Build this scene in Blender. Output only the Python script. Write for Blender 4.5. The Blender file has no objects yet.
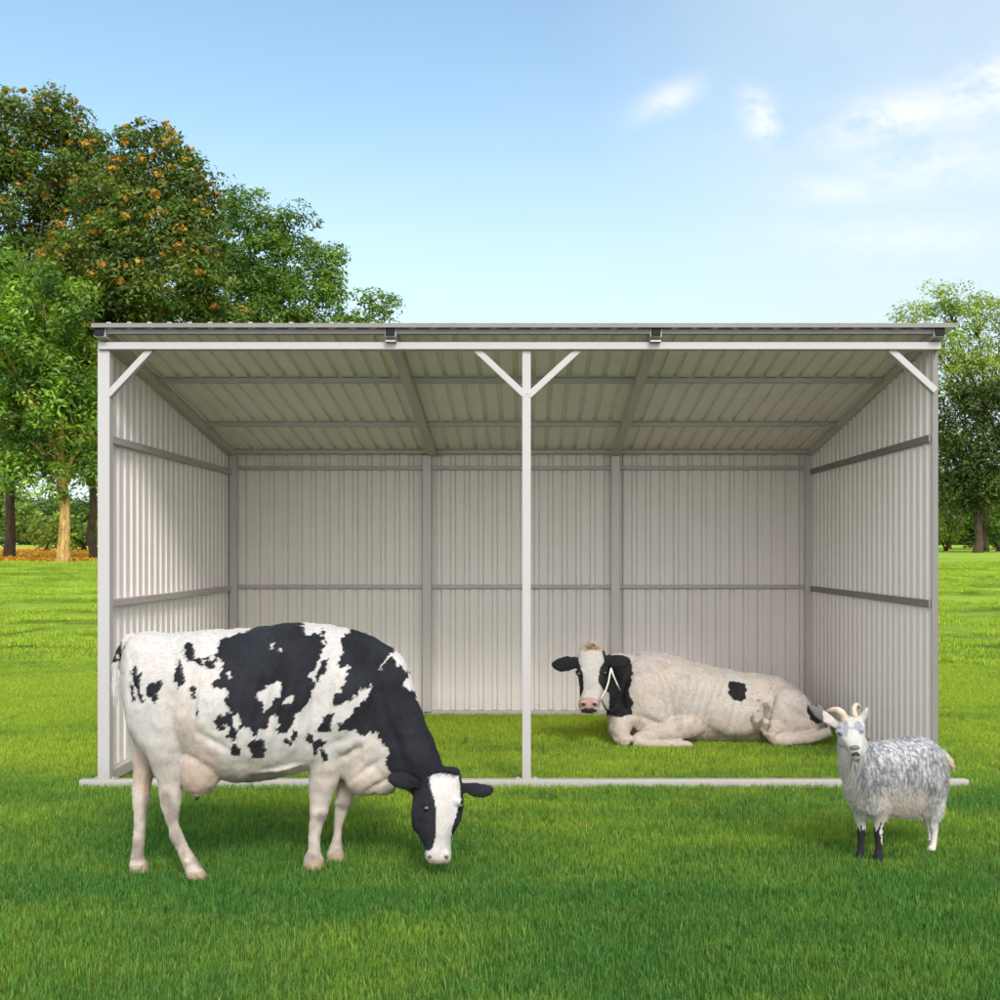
import bpy, math, random
import numpy as np
from mathutils import Vector, noise

R = math.radians
sc = bpy.context.scene
COL = sc.collection
F, VX, VY, H = 1050.0, 527.0, 552.0, 1.85      # lens in photo pixels, vanishing point, eye height (m)

def P(px, py, D):
    return Vector(((px - VX) * D / F, D, H - (py - VY) * D / F))
def PX(px, D): return (px - VX) * D / F
def gz(x, y):
    t = np.clip((np.asarray(y, float) - 13.0) / 31.0, 0, 1)
    return 1.5 * t * t * (3 - 2 * t) + .017 * np.clip(np.asarray(y, float) - 42, 0, 62)

# ------------------------------------------------------------------ nodes
class NT:
    def __init__(s, tree): s.t = tree; s.n = tree.nodes; s.l = tree.links
    def add(s, typ, ins=None, **kw):
        n = s.n.new(typ)
        for k, v in kw.items(): setattr(n, k, v)
        for k, v in (ins or {}).items(): s.set(n.inputs[k], v)
        return n
    def set(s, sock, v):
        if isinstance(v, bpy.types.NodeSocket): s.l.new(v, sock)
        elif v is not None:
            sock.default_value = v
    def m(s, op, a, b=None, c=None, clamp=False):
        n = s.n.new('ShaderNodeMath'); n.operation = op; n.use_clamp = clamp
        for i, v in enumerate((a, b, c)):
            if v is not None: s.set(n.inputs[i], v)
        return n.outputs[0]
    def mix(s, f, a, b, blend='MIX'):
        n = s.n.new('ShaderNodeMix'); n.data_type = 'RGBA'; n.blend_type = blend
        s.set(n.inputs['Factor'], f); s.set(n.inputs[6], a); s.set(n.inputs[7], b)
        return n.outputs[2]
    def noise(s, vec, scale, detail=4, rough=.55, dist=0):
        n = s.add('ShaderNodeTexNoise', {'Scale': scale, 'Detail': detail, 'Roughness': rough, 'Distortion': dist})
        if vec is not None: s.l.new(vec, n.inputs['Vector'])
        return n.outputs['Fac']
    def mapv(s, vec, scale=(1, 1, 1), loc=(0, 0, 0), rot=(0, 0, 0)):
        n = s.add('ShaderNodeMapping'); s.l.new(vec, n.inputs['Vector'])
        n.inputs['Scale'].default_value = scale; n.inputs['Location'].default_value = loc; n.inputs['Rotation'].default_value = rot
        return n.outputs[0]
    def rng(s, v, a, b, c=0., d=1.):
        n = s.add('ShaderNodeMapRange', {'Value': v, 'From Min': a, 'From Max': b, 'To Min': c, 'To Max': d})
        n.interpolation_type = 'SMOOTHSTEP'
        return n.outputs[0]

def newmat(name):
    m = bpy.data.materials.new(name); m.use_nodes = True
    t = NT(m.node_tree); t.n.clear()
    out = t.add('ShaderNodeOutputMaterial')
    return m, t, out
def c4(c): return (c[0], c[1], c[2], 1)

def painted(name, col, rough=.45, metal=0., dirt=.12, spec=.5):
    m, t, out = newmat(name)
    geo = t.add('ShaderNodeNewGeometry').outputs['Position']
    n1 = t.noise(t.mapv(geo, (1.2, 1.2, .35)), 1.6, 5, .6)
    n2 = t.noise(geo, 22, 4, .6)
    k = t.m('MULTIPLY', t.rng(n1, .4, .7), dirt)
    c = t.mix(k, c4(col), c4((col[0]*.62, col[1]*.58, col[2]*.52)))
    k2 = t.m('MULTIPLY', t.rng(n2, .5, .72), dirt * .6)
    c = t.mix(k2, c, c4((col[0]*.8, col[1]*.8, col[2]*.8)))
    sep = t.add('ShaderNodeSeparateXYZ'); t.l.new(geo, sep.inputs[0])
    low = t.m('MULTIPLY', t.rng(t.m('ADD', sep.outputs[2], t.m('MULTIPLY', n2, .25)), .42, .1), .3)   # splashed mud near the ground
    c = t.mix(low, c, c4((.22, .19, .13)))
    b = t.add('ShaderNodeBump', {'Height': n2, 'Strength': .04, 'Distance': .01})
    p = t.add('ShaderNodeBsdfPrincipled', {'Base Color': c, 'Metallic': metal, 'Normal': b.outputs[0],
        'Roughness': t.rng(n2, .3, .8, rough - .07, rough + .1), 'Specular IOR Level': spec})
    t.l.new(p.outputs[0], out.inputs[0])
    return m

M = {}
M['frame'] = painted('white_painted_steel', (.41, .385, .385), .4, 0, .10)
M['frame_in'] = painted('grey_galvanised_steel', (.52, .47, .465), .42, .15, .15)
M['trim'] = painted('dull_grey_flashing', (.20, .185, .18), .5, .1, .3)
M['girt'] = painted('grey_purlin_steel', (.44, .39, .385), .45, .15, .15)
M['sheet'] = painted('beige_corrugated_steel', (.75, .68, .665), .38, 0, .10)
M['roof'] = painted('grey_roof_steel', (.90, .80, .82), .42, .05, .14)
M['cap'] = painted('dark_plastic', (.02, .02, .022), .8, 0, .1, .08)

def leafmat(name, trans=.35, rough=.5, spec=.35, hue=None):
    m, t, out = newmat(name)
    a = t.add('ShaderNodeAttribute', attribute_name='Col').outputs['Color']
    p = t.add('ShaderNodeBsdfPrincipled', {'Base Color': a, 'Roughness': rough, 'Specular IOR Level': spec})
    g = t.mix(1.0, a, (1.35, 1.5, .55, 1), 'MULTIPLY')
    tr = t.add('ShaderNodeBsdfTranslucent', {'Color': g})
    mx = t.add('ShaderNodeMixShader', {0: trans}); t.l.new(p.outputs[0], mx.inputs[1]); t.l.new(tr.outputs[0], mx.inputs[2])
    t.l.new(mx.outputs[0], out.inputs[0])
    return m
M['leaf'] = leafmat('tree_leaf')
M['blossom'] = leafmat('blossom', .25, .7, .1)

def barkmat(name, c1, c2):
    m, t, out = newmat(name)
    geo = t.add('ShaderNodeNewGeometry').outputs['Position']
    n = t.noise(t.mapv(geo, (6, 6, 1.2)), 2.2, 6, .65)
    c = t.mix(t.rng(n, .35, .68), c4(c1), c4(c2))
    b = t.add('ShaderNodeBump', {'Height': n, 'Strength': .6, 'Distance': .05})
    p = t.add('ShaderNodeBsdfPrincipled', {'Base Color': c, 'Roughness': .9, 'Normal': b.outputs[0], 'Specular IOR Level': .15})
    t.l.new(p.outputs[0], out.inputs[0]); return m
M['bark'] = barkmat('dark_bark', (.045, .032, .02), (.10, .075, .045))
M['bark_pale'] = barkmat('pale_ochre_bark', (.22, .13, .05), (.60, .38, .13))

# lawn colour: shared by the soil sheet and the blades, a function of the place on the lawn
def lawn_tint(t, blade):
    geo = t.add('ShaderNodeNewGeometry').outputs['Position']
    big = t.noise(t.mapv(geo, (.16, .42, 0)), 1.0, 4, .55, .5)  # stretched streaks: sun patches and tree-shadow bands painted into the grass colour
    med = t.noise(t.mapv(geo, (.9, 1.6, 0), (3, 7, 0)), 1.0, 5, .6)
    sm = t.noise(t.mapv(geo, (5, 8, 0)), 1.0, 4, .65)
    sep = t.add('ShaderNodeSeparateXYZ'); t.l.new(geo, sep.inputs[0])
    dist = t.rng(sep.outputs[1], 5.5, 11.5)
    k = t.m('ADD', t.m('MULTIPLY', big, .62), t.m('MULTIPLY', med, .38))
    k = t.m('ADD', k, t.m('MULTIPLY', dist, .23))
    k = t.m('ADD', k, t.m('MULTIPLY', t.m('SUBTRACT', sm, .5), .22))
    f = t.rng(k, .43, .77)
    c = t.mix(f, (.080, .215, .040, 1), (.33, .46, .045, 1))
    dry = t.m('MULTIPLY', t.rng(t.noise(t.mapv(geo, (2.2, 3.4, 0), (9, 1, 0)), 1.0, 5, .7), .58, .74), .45)
    c = t.mix(dry, c, (.13, .135, .035, 1))
    return c, sm, geo, sep

m, t, out = newmat('lawn_soil')
c, sm, geo, sep = lawn_tint(t, False)
near = t.rng(sep.outputs[1], 30, 15)                        # bare soil shows between real blades only where there are blades
fine = t.noise(t.mapv(geo, (1, 1, 0)), 38, 5, .7)
c = t.mix(t.m('MULTIPLY', near, .6), c, (.035, .06, .012, 1))
c = t.mix(t.m('MULTIPLY', t.rng(fine, .38, .62), .35), c, (.05, .085, .015, 1))
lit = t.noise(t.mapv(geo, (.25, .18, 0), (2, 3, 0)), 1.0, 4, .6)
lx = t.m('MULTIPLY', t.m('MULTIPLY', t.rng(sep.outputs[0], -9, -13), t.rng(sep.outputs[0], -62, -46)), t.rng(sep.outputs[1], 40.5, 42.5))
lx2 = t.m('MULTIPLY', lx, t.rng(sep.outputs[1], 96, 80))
c = t.mix(t.m('MULTIPLY', lx2, t.rng(lit, .34, .5)), c, (.60, .33, .05, 1))   # orange sun glow under the trees, painted into the ground colour
b = t.add('ShaderNodeBump', {'Height': fine, 'Strength': .8, 'Distance': .04})
p = t.add('ShaderNodeBsdfPrincipled', {'Base Color': c, 'Roughness': .95, 'Specular IOR Level': .1, 'Normal': b.outputs[0]})
t.l.new(p.outputs[0], out.inputs[0]); M['soil'] = m

m, t, out = newmat('grass_blade')
c, sm, geo, sep = lawn_tint(t, True)
a = t.add('ShaderNodeAttribute', attribute_name='Col').outputs['Color']
c = t.mix(1.0, c, a, 'MULTIPLY')
p = t.add('ShaderNodeBsdfPrincipled', {'Base Color': c, 'Roughness': .5, 'Specular IOR Level': .25})
tr = t.add('ShaderNodeBsdfTranslucent', {'Color': t.mix(1.0, c, (1.3, 1.3, .5, 1), 'MULTIPLY')})
mx = t.add('ShaderNodeMixShader', {0: .4}); t.l.new(p.outputs[0], mx.inputs[1]); t.l.new(tr.outputs[0], mx.inputs[2])
t.l.new(mx.outputs[0], out.inputs[0]); M['grass'] = m

def hidemat(name, bump=.25, rough=.78):
    m, t, out = newmat(name)
    a = t.add('ShaderNodeAttribute', attribute_name='Col').outputs['Color']
    co = t.add('ShaderNodeTexCoord').outputs['Object']
    n1 = t.noise(t.mapv(co, (60, 60, 16)), 3.0, 4, .7)
    n2 = t.noise(co, 9, 5, .6)
    c = t.mix(t.m('MULTIPLY', t.rng(n1, .35, .7), .22), a, t.mix(1., a, (.62, .56, .5, 1), 'MULTIPLY'))
    c = t.mix(t.m('MULTIPLY', t.rng(n2, .5, .72), .2), c, t.mix(1., a, (.72, .62, .52, 1), 'MULTIPLY'))
    hgt = t.m('ADD', t.m('MULTIPLY', n1, .35), n2)
    b = t.add('ShaderNodeBump', {'Height': hgt, 'Strength': bump, 'Distance': .02})
    p = t.add('ShaderNodeBsdfPrincipled', {'Base Color': c, 'Roughness': rough, 'Specular IOR Level': .16, 'Normal': b.outputs[0],
              'Sheen Weight': .025, 'Sheen Roughness': .5})
    t.l.new(p.outputs[0], out.inputs[0]); return m
M['hide'] = hidemat('short_cow_hair')
M['goat'] = hidemat('goat_hair', .6, .85)
def simple(name, col, rough, spec=.5):
    m, t, out = newmat(name)
    co = t.add('ShaderNodeTexCoord').outputs['Object']
    n = t.noise(co, 40, 4)
    c = t.mix(t.rng(n, .3, .7), c4(col), c4([v * .7 for v in col]))
    p = t.add('ShaderNodeBsdfPrincipled', {'Base Color': c, 'Roughness': rough, 'Specular IOR Level': spec})
    t.l.new(p.outputs[0], out.inputs[0]); return m
M['eye'] = simple('wet_eye', (.02, .012, .008), .08, .8)
M['amber'] = simple('amber_eye', (.16, .09, .025), .12, .7)
M['horn'] = simple('horn', (.60, .47, .36), .55, .3)
M['rope'] = simple('rope', (.68, .64, .56), .9, .1)
m, t, out = newmat('coat_strand')
a = t.add('ShaderNodeAttribute', attribute_name='Col').outputs['Color']
p = t.add('ShaderNodeBsdfPrincipled', {'Base Color': a, 'Roughness': .65, 'Specular IOR Level': .3})
t.l.new(p.outputs[0], out.inputs[0]); M['strand'] = m

# ------------------------------------------------------------------ objects
def mesh_np(name, V, faces, col=None, smooth=False):
    """faces: list of (k x n int arrays); col: per vertex rgb"""
    me = bpy.data.meshes.new(name)
    V = np.asarray(V, np.float32); me.vertices.add(len(V)); me.vertices.foreach_set('co', V.ravel())
    faces = [np.asarray(f, np.int32) for f in faces if len(f)]
    nl = sum(f.size for f in faces); npoly = sum(len(f) for f in faces)
    me.loops.add(nl); me.polygons.add(npoly)
    me.loops.foreach_set('vertex_index', np.concatenate([f.ravel() for f in faces]))
    tot = np.concatenate([np.full(len(f), f.shape[1], np.int32) for f in faces])
    st = np.concatenate([[0], np.cumsum(tot)[:-1]]).astype(np.int32)
    me.polygons.foreach_set('loop_start', st); me.polygons.foreach_set('loop_total', tot)
    if smooth: me.polygons.foreach_set('use_smooth', np.ones(npoly, bool))
    me.update(calc_edges=True); me.validate()
    if col is not None: set_col(me, col)
    return me
def set_col(me, col):
    at = me.color_attributes.new('Col', 'FLOAT_COLOR', 'POINT')
    c = np.ones((len(me.vertices), 4), np.float32); c[:, :3] = col
    at.data.foreach_set('color', c.ravel())

def link(name, me, mat, parent=None, loc=None):
    o = bpy.data.objects.new(name, me); COL.objects.link(o)
    if mat is not None:
        me.materials.clear(); me.materials.append(mat)
    if parent is not None:
        o.parent = parent
        o.location = (-parent.matrix_basis.translation if parent.parent is None else (0, 0, 0)) if loc is None else loc
    elif loc is not None: o.location = loc
    return o
def thing(name, label, cat, loc, group=None):
    o = bpy.data.objects.new(name, None); COL.objects.link(o); o.location = loc; o.empty_display_size = .3
    o.matrix_basis.translation = loc
    o['label'] = label; o['category'] = cat
    if group: o['group'] = group
    return o

class Geo:
    def __init__(s): s.v = []; s.f = []
    def addvf(s, v, f):
        n = len(s.v); s.v += [tuple(p) for p in v]; s.f += [[i + n for i in q] for q in f]
    def beam(s, a, b, w, h, up=(0, 0, 1), bev=.004):
        """box section w (sideways) x h (along up), edges bevelled"""
        a, b = Vector(a), Vector(b); d = (b - a).normalized(); up = Vector(up)
        side = d.cross(up).normalized(); u = side.cross(d).normalized()
        prof = []
        for sx, sy, order in ((1, 1, 0), (-1, 1, 1), (-1, -1, 0), (1, -1, 1)):
            p1 = (sx * (w/2 - bev), sy * h/2); p2 = (sx * w/2, sy * (h/2 - bev))
            prof += [p1, p2] if order else [p2, p1]
        vs = [a + side * x + u * y for x, y in prof] + [b + side * x + u * y for x, y in prof]
        n = 8
        fs = [[i, (i+1) % n, n + (i+1) % n, n + i] for i in range(n)] + [list(range(n))[::-1], list(range(n, 2*n))]
        s.addvf(vs, fs); return s
    def tube(s, pts, rad, n=10, jit=0, rnd=None):
        pts = [Vector(p) for p in pts]; rings = []
        up = Vector((0.13, 1, .2)).normalized()
        for i, p in enumerate(pts):
            d = (pts[min(i+1, len(pts)-1)] - pts[max(i-1, 0)]).normalized()
            a = d.cross(up).normalized(); b = d.cross(a)
            rings.append([p + (a * math.cos(2*math.pi*k/n) + b * math.sin(2*math.pi*k/n)) * rad[i] * (1 + (rnd.uniform(-jit, jit) if rnd else 0)) for k in range(n)])
        vs = [q for r_ in rings for q in r_]
        fs = []
        for i in range(len(rings) - 1):
            for k in range(n):
                fs.append([i*n + k, i*n + (k+1) % n, (i+1)*n + (k+1) % n, (i+1)*n + k])
        fs += [list(range(n))[::-1], [(len(rings)-1)*n + k for k in range(n)]]
        s.addvf(vs, fs); return s
    def loft(s, secs, n=36, ex=2.0):
        """secs: (centre, u half-axis vector, v half-axis vector[, exponent])"""
        vs = []; 
        for q in secs:
            c, u, v = Vector(q[0]), Vector(q[1]), Vector(q[2]); e = q[3] if len(q) > 3 else ex
            for k in range(n):
                a = 2*math.pi*k/n; ca, sa = math.cos(a), math.sin(a)
                vs.append(c + u * math.copysign(abs(ca)**(2/e), ca) + v * math.copysign(abs(sa)**(2/e), sa))
        fs = []; L = len(secs)
        for i in range(L - 1):
            for k in range(n): fs.append([i*n + k, i*n + (k+1) % n, (i+1)*n + (k+1) % n, (i+1)*n + k])
        fs += [list(range(n))[::-1], [(L-1)*n + k for k in range(n)]]
        s.addvf(vs, fs); return s
    def ell(s, c, r, rot=0, n=20):
        c = Vector(c); secs = []
        vs = []; ca, sa = math.cos(rot), math.sin(rot)
        for i in range(1, n):
            th = math.pi * i / n
            for k in range(n * 2):
                ph = math.pi * k / n
                x, y, z = r[0]*math.sin(th)*math.cos(ph), r[1]*math.sin(th)*math.sin(ph), r[2]*math.cos(th)
                vs.append(c + Vector((x*ca + z*sa, y, -x*sa + z*ca)))
        m_ = n * 2; fs = []
        for i in range(n - 2):
            for k in range(m_): fs.append([i*m_ + k, (i+1)*m_ + k, (i+1)*m_ + (k+1) % m_, i*m_ + (k+1) % m_])
        fs += [list(range(m_)), [(n-2)*m_ + k for k in range(m_)][::-1]]
        s.addvf(vs, fs); return s
    def mesh(s, name, smooth=False):
        me = bpy.data.meshes.new(name); me.from_pydata(s.v, [], s.f); me.update()
        if smooth: me.polygons.foreach_set('use_smooth', np.ones(len(me.polygons), bool))
        return me
    def put(s, name, mat, parent=None, smooth=False): return link(name, s.mesh(name, smooth), mat, parent)

def remeshed(geo, name, voxel, smooth_it=8, fac=.5):
    """weld overlapping closed shapes into ONE continuous skin"""
    me = geo.mesh(name + '_raw')
    o = bpy.data.objects.new(name + '_raw', me); COL.objects.link(o)
    rm = o.modifiers.new('r', 'REMESH'); rm.mode = 'VOXEL'; rm.voxel_size = voxel; rm.adaptivity = 0
    sm_ = o.modifiers.new('s', 'SMOOTH'); sm_.factor = fac; sm_.iterations = smooth_it
    dg = bpy.context.evaluated_depsgraph_get(); ev = o.evaluated_get(dg)
    out = bpy.data.meshes.new_from_object(ev); out.name = name
    bpy.data.objects.remove(o); bpy.data.meshes.remove(me)
    out.polygons.foreach_set('use_smooth', np.ones(len(out.polygons), bool))
    return out
def co_of(me):
    a = np.empty(len(me.vertices) * 3, np.float32); me.vertices.foreach_get('co', a); return a.reshape(-1, 3)
def no_of(me):
    a = np.empty(len(me.vertices) * 3, np.float32); me.vertices.foreach_get('normal', a); return a.reshape(-1, 3)
def nz(V, s, seed=0, oct_=3):
    o = Vector((seed * 13.7, seed * 7.1, seed * 3.3)); out = np.empty(len(V), np.float32)
    for i, p in enumerate(V.tolist()):
        q = Vector(p) * s + o; out[i] = noise.fractal(q, 1.0, 2.0, oct_)
    return out
def in_poly(X, Y, poly):
    r = np.zeros(len(X), bool); n = len(poly)
    for i in range(n):
        x1, y1 = poly[i]; x2, y2 = poly[(i+1) % n]
        if y1 == y2: continue
        c = ((Y < y1) != (Y < y2)) & (X < (x2 - x1) * (Y - y1) / (y2 - y1) + x1); r ^= c
    return r
def in_ell(X, Y, e, k=1.0): return ((X - e[0]) / (e[2]*k))**2 + ((Y - e[1]) / (e[3]*k))**2 < 1

# ------------------------------------------------------------------ ground
def terrain():
    ys = np.concatenate([np.linspace(-60, 2, 12), np.linspace(3, 60, 115), np.geomspace(62, 2500, 30)])
    xs = np.concatenate([-np.geomspace(2500, 62, 20), np.linspace(-60, 60, 61), np.geomspace(62, 2500, 20)])
    X, Y = np.meshgrid(xs, ys); Z = gz(X, Y)
    V = np.stack([X, Y, Z], -1).reshape(-1, 3); nx, ny = len(xs), len(ys)
    i, j = np.meshgrid(np.arange(nx - 1), np.arange(ny - 1)); a = (j * nx + i).ravel()
    return mesh_np('ground', V, [np.stack([a, a + 1, a + nx + 1, a + nx], 1)], smooth=True)
g = link('ground', terrain(), M['soil']); g['kind'] = 'structure'

def blades(rs, n, size, hmin, hmax, wid, lean=.45):
    x = rs.uniform(-size/2, size/2, n) * 1.08; y = rs.uniform(-size/2, size/2, n) * 1.08
    cl = 7                                              # tufts: pull blades towards random tuft centres
    tx = rs.uniform(-size/2, size/2, n // cl); ty = rs.uniform(-size/2, size/2, n // cl)
    k = rs.integers(0, n // cl, n); mixw = rs.uniform(0, 1, n) < .6
    sp = size / math.sqrt(n / cl) * .35
    x = np.where(mixw, tx[k] + rs.normal(0, sp, n), x); y = np.where(mixw, ty[k] + rs.normal(0, sp, n), y)
    th = rs.uniform(hmin, 1, n)**1.3; tall = rs.uniform(0.7, 1.25, n // cl)[k]
    h = (hmin + (hmax - hmin) * rs.beta(2, 2.5, n)) * tall
    a = rs.uniform(0, 2*np.pi, n); ln = np.abs(rs.normal(0, lean, n)) * h
    dx, dy = np.cos(a) * ln, np.sin(a) * ln
    b = a + np.pi/2 + rs.normal(0, .6, n); w = wid * rs.uniform(.6, 1.3, n)
    wx, wy = np.cos(b) * w / 2, np.sin(b) * w / 2
    V = np.empty((n, 5, 3), np.float32)
    V[:, 0] = np.stack([x - wx, y - wy, np.full(n, -.012)], 1); V[:, 1] = np.stack([x + wx, y + wy, np.full(n, -.012)], 1)
    mx_, my_ = x + dx * .33, y + dy * .33
    V[:, 2] = np.stack([mx_ + wx * .9, my_ + wy * .9, h * .58], 1); V[:, 3] = np.stack([mx_ - wx * .9, my_ - wy * .9, h * .58], 1)
    V[:, 4] = np.stack([x + dx, y + dy, h * (1 - .25 * np.minimum(ln / h, 1))], 1)
    i = np.arange(n)[:, None] * 5
    q = i + np.array([[0, 1, 2, 3]]); tr_ = i + np.array([[3, 2, 4]])
    base = rs.uniform(.68, 1.25, (n, 1)) * np.array([[1, 1, 1]])
    base[:, 0] *= rs.uniform(.75, 1.3, n); dry = rs.uniform(0, 1, n) < .035
    base[dry] = np.array([2.2, 1.15, 1.8])
    c = np.repeat(base[:, None, :], 5, 1)
    return V.reshape(-1, 3), [q, tr_], c.reshape(-1, 3)

src_col = bpy.data.collections.new('grass_tufts')
rs = np.random.default_rng(5)
NV = 5
for i in range(NV):
    V, fs, c = blades(rs, 2600, .5, .022, .062, .0034)
    o = bpy.data.objects.new('grass_tuft_a%d' % i, mesh_np('grass_tuft', V, fs, c)); o.data.materials.append(M['grass']); src_col.objects.link(o)
for i in range(NV):
    V, fs, c = blades(rs, 5200, 2.0, .03, .085, .012)
    o = bpy.data.objects.new('grass_tuft_b%d' % i, mesh_np('grass_tuft_wide', V, fs, c)); o.data.materials.append(M['grass']); src_col.objects.link(o)

pts, rots, idx, scl = [], [], [], []
rr = random.Random(4)
def fill(y0, y1, step, off, marg):
    y = y0
    while y < y1:
        xm = (y + 1) * .53 + marg; x = -xm
        while x < xm:
            px_, py_ = x + rr.uniform(-.12, .12) * step, y + rr.uniform(-.12, .12) * step
            dz = float(gz(px_, py_ + .05) - gz(px_, py_ - .05)) / .1
            pts.append((px_, py_, float(gz(px_, py_)))); rots.append((math.atan(dz), 0, rr.choice((0, .5, 1, 1.5)) * math.pi))
            idx.append(off + rr.randrange(NV)); scl.append(rr.uniform(.92, 1.12)); x += step
        y += step
fill(1.6, 17.0, .48, 0, 4.0)
fill(17.6, 41.0, 1.85, NV, 12.0)
gm = bpy.data.meshes.new('grass'); gm.from_pydata(pts, [], [])
for nm, typ, dat, key in (('rot', 'FLOAT_VECTOR', rots, 'vector'), ('idx', 'INT', idx, 'value'), ('scl', 'FLOAT', scl, 'value')):
    a = gm.attributes.new(nm, typ, 'POINT'); a.data.foreach_set(key, np.array(dat, np.int32 if typ == 'INT' else np.float32).ravel())
grass = bpy.data.objects.new('grass', gm); COL.objects.link(grass)
grass['kind'] = 'stuff'; grass['label'] = 'short green lawn grass covering the whole foreground and shed floor'; grass['category'] = 'grass'
ng = bpy.data.node_groups.new('grass_scatter', 'GeometryNodeTree')
ng.interface.new_socket('Geometry', in_out='INPUT', socket_type='NodeSocketGeometry')
ng.interface.new_socket('Geometry', in_out='OUTPUT', socket_type='NodeSocketGeometry')
N = ng.nodes; L = ng.links
gi = N.new('NodeGroupInput'); go = N.new('NodeGroupOutput')
ci = N.new('GeometryNodeCollectionInfo'); ci.inputs['Collection'].default_value = src_col
ci.inputs['Separate Children'].default_value = True; ci.inputs['Reset Children'].default_value = True
def nattr(nm, typ):
    n = N.new('GeometryNodeInputNamedAttribute'); n.data_type = typ; n.inputs['Name'].default_value = nm; return n.outputs['Attribute']
iop = N.new('GeometryNodeInstanceOnPoints'); iop.inputs['Pick Instance'].default_value = True
L.new(gi.outputs[0], iop.inputs['Points']); L.new(ci.outputs[0], iop.inputs['Instance'])
L.new(nattr('idx', 'INT'), iop.inputs['Instance Index']); L.new(nattr('rot', 'FLOAT_VECTOR'), iop.inputs['Rotation'])
L.new(nattr('scl', 'FLOAT'), iop.inputs['Scale']); L.new(iop.outputs[0], go.inputs[0])
md = grass.modifiers.new('scatter', 'NODES'); md.node_group = ng

# sun glow under the left trees, painted as scattered orange leaf quads
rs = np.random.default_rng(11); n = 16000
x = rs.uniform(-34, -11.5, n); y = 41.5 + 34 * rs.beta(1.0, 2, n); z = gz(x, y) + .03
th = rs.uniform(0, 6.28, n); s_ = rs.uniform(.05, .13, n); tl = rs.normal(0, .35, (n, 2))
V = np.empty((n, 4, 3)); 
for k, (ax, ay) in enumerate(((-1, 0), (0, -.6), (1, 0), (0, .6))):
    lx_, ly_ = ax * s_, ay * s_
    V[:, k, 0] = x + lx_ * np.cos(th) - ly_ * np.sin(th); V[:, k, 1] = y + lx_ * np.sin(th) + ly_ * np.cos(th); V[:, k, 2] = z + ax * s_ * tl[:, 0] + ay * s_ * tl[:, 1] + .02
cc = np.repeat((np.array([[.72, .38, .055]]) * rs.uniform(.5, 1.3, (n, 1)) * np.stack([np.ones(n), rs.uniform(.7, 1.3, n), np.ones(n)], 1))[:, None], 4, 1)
fl = link('sun_glow_leaves', mesh_np('sun_glow_leaves', V.reshape(-1, 3), [np.arange(4*n).reshape(n, 4)], cc.reshape(-1, 3)), M['blossom'])
fl['kind'] = 'stuff'; fl['label'] = 'orange leaf-shaped flakes standing in for sun glow on the ground under the left trees'; fl['category'] = 'leaves'

# ------------------------------------------------------------------ shed
DF, DB = 8.27, 11.86
XL, XR = -3.37, 3.235            # outer faces of the side walls
shed = thing('livestock_shed', 'open-fronted beige corrugated steel animal shelter on a white steel frame', 'shed', (0, DF, 0))
def roofz(y): return 2.99 + .1635 * (DB - y)     # underside of the roof sheets
def sheet(name, A, B, top, axis, pitch, rib, mat, flip=1, zb=None, th=.0025):
    """profiled sheet: runs from A to B (2-D), ribs stand up along z (walls)"""
    d = np.array(B) - np.array(A); Ln = np.hypot(*d); d = d / Ln; nrm = np.array([-d[1], d[0]]) * flip
    prof = []; s0 = 0
    while s0 < Ln:
        for f_, hgt in ((0, 0), (.56, 0), (.66, rib), (.90, rib)):
            s1 = s0 + f_ * pitch
            if s1 < Ln: prof.append((s1, hgt))
        s0 += pitch
    prof.append((Ln, 0))
    v, f = [], []
    for side in (0, 1):
        for s1, hgt in prof:
            q = np.array(A) + d * s1 + nrm * (hgt + side * th)
            zt = top(q[0], q[1]); zb_ = zb if zb is not None else .06
            v.append((q[0], q[1], zb_)); v.append((q[0], q[1], zt))
    n = len(prof)
    for i in range(n - 1):
        f.append([2*i, 2*i+2, 2*i+3, 2*i+1]); j = 2*n + 2*i; f.append([j+1, j+3, j+2, j])
        f.append([2*i+1, 2*i+3, j+3, j+1]); f.append([2*i, j, j+2, 2*i+2])
    g_ = Geo(); g_.addvf(v, f); return g_.put(name, mat, shed)
# walls: ribs point outwards; posts and girts sit on the inner side
sheet('wall_sheet', (XR - .0, DB + .03), (XL, DB + .03), lambda x, y: roofz(DB) - .006, 0, .158, .024, M['sheet'], -1)['label'] = 'back wall sheet'
sheet('wall_sheet', (XL + .01, DB + .02), (XL + .01, DF + .05), lambda x, y: roofz(y) - .01, 1, .143, .024, M['sheet'], -1)['label'] = 'left side wall sheet'
sheet('wall_sheet', (XR - .036, DF + .0), (XR - .036, DB + .02), lambda x, y: roofz(y) - .01, 1, .143, .024, M['sheet'], -1)['label'] = 'right side wall sheet'
# roof in four lapped sheets
def roof_sheet(x0, x1, y0, y1, lift):
    v, f, prof = [], [], []; pitch, rib = .157, .026; s0 = x0
    while s0 < x1 - .001:
        for f_, h_ in ((0, 0), (.66, 0), (.74, rib), (.92, rib)):
            if s0 + f_ * pitch < x1: prof.append((s0 + f_ * pitch, h_))
        s0 += pitch
    prof.append((x1, 0)); n = len(prof); ny = 2
    for side in (0, 1):
        for yy in (y0, y1):
            for xx, h_ in prof: v.append((xx, yy, roofz(yy) + h_ + side * .004 + lift))
    for i in range(n - 1):
        f.append([i, n + i, n + i + 1, i + 1]); j = 2 * n
        f.append([j + i, j + i + 1, j + n + i + 1, j + n + i]); f.append([i, i + 1, j + i + 1, j + i]); f.append([n + i, j + n + i, j + n + i + 1, n + i + 1])
    g_ = Geo(); g_.addvf(v, f); return g_.put('roof_sheet', M['roof'], shed)
RX = [-3.37, -3.37 + .157*11, -3.37 + .157*22, -3.37 + .157*32, 3.32]
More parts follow.
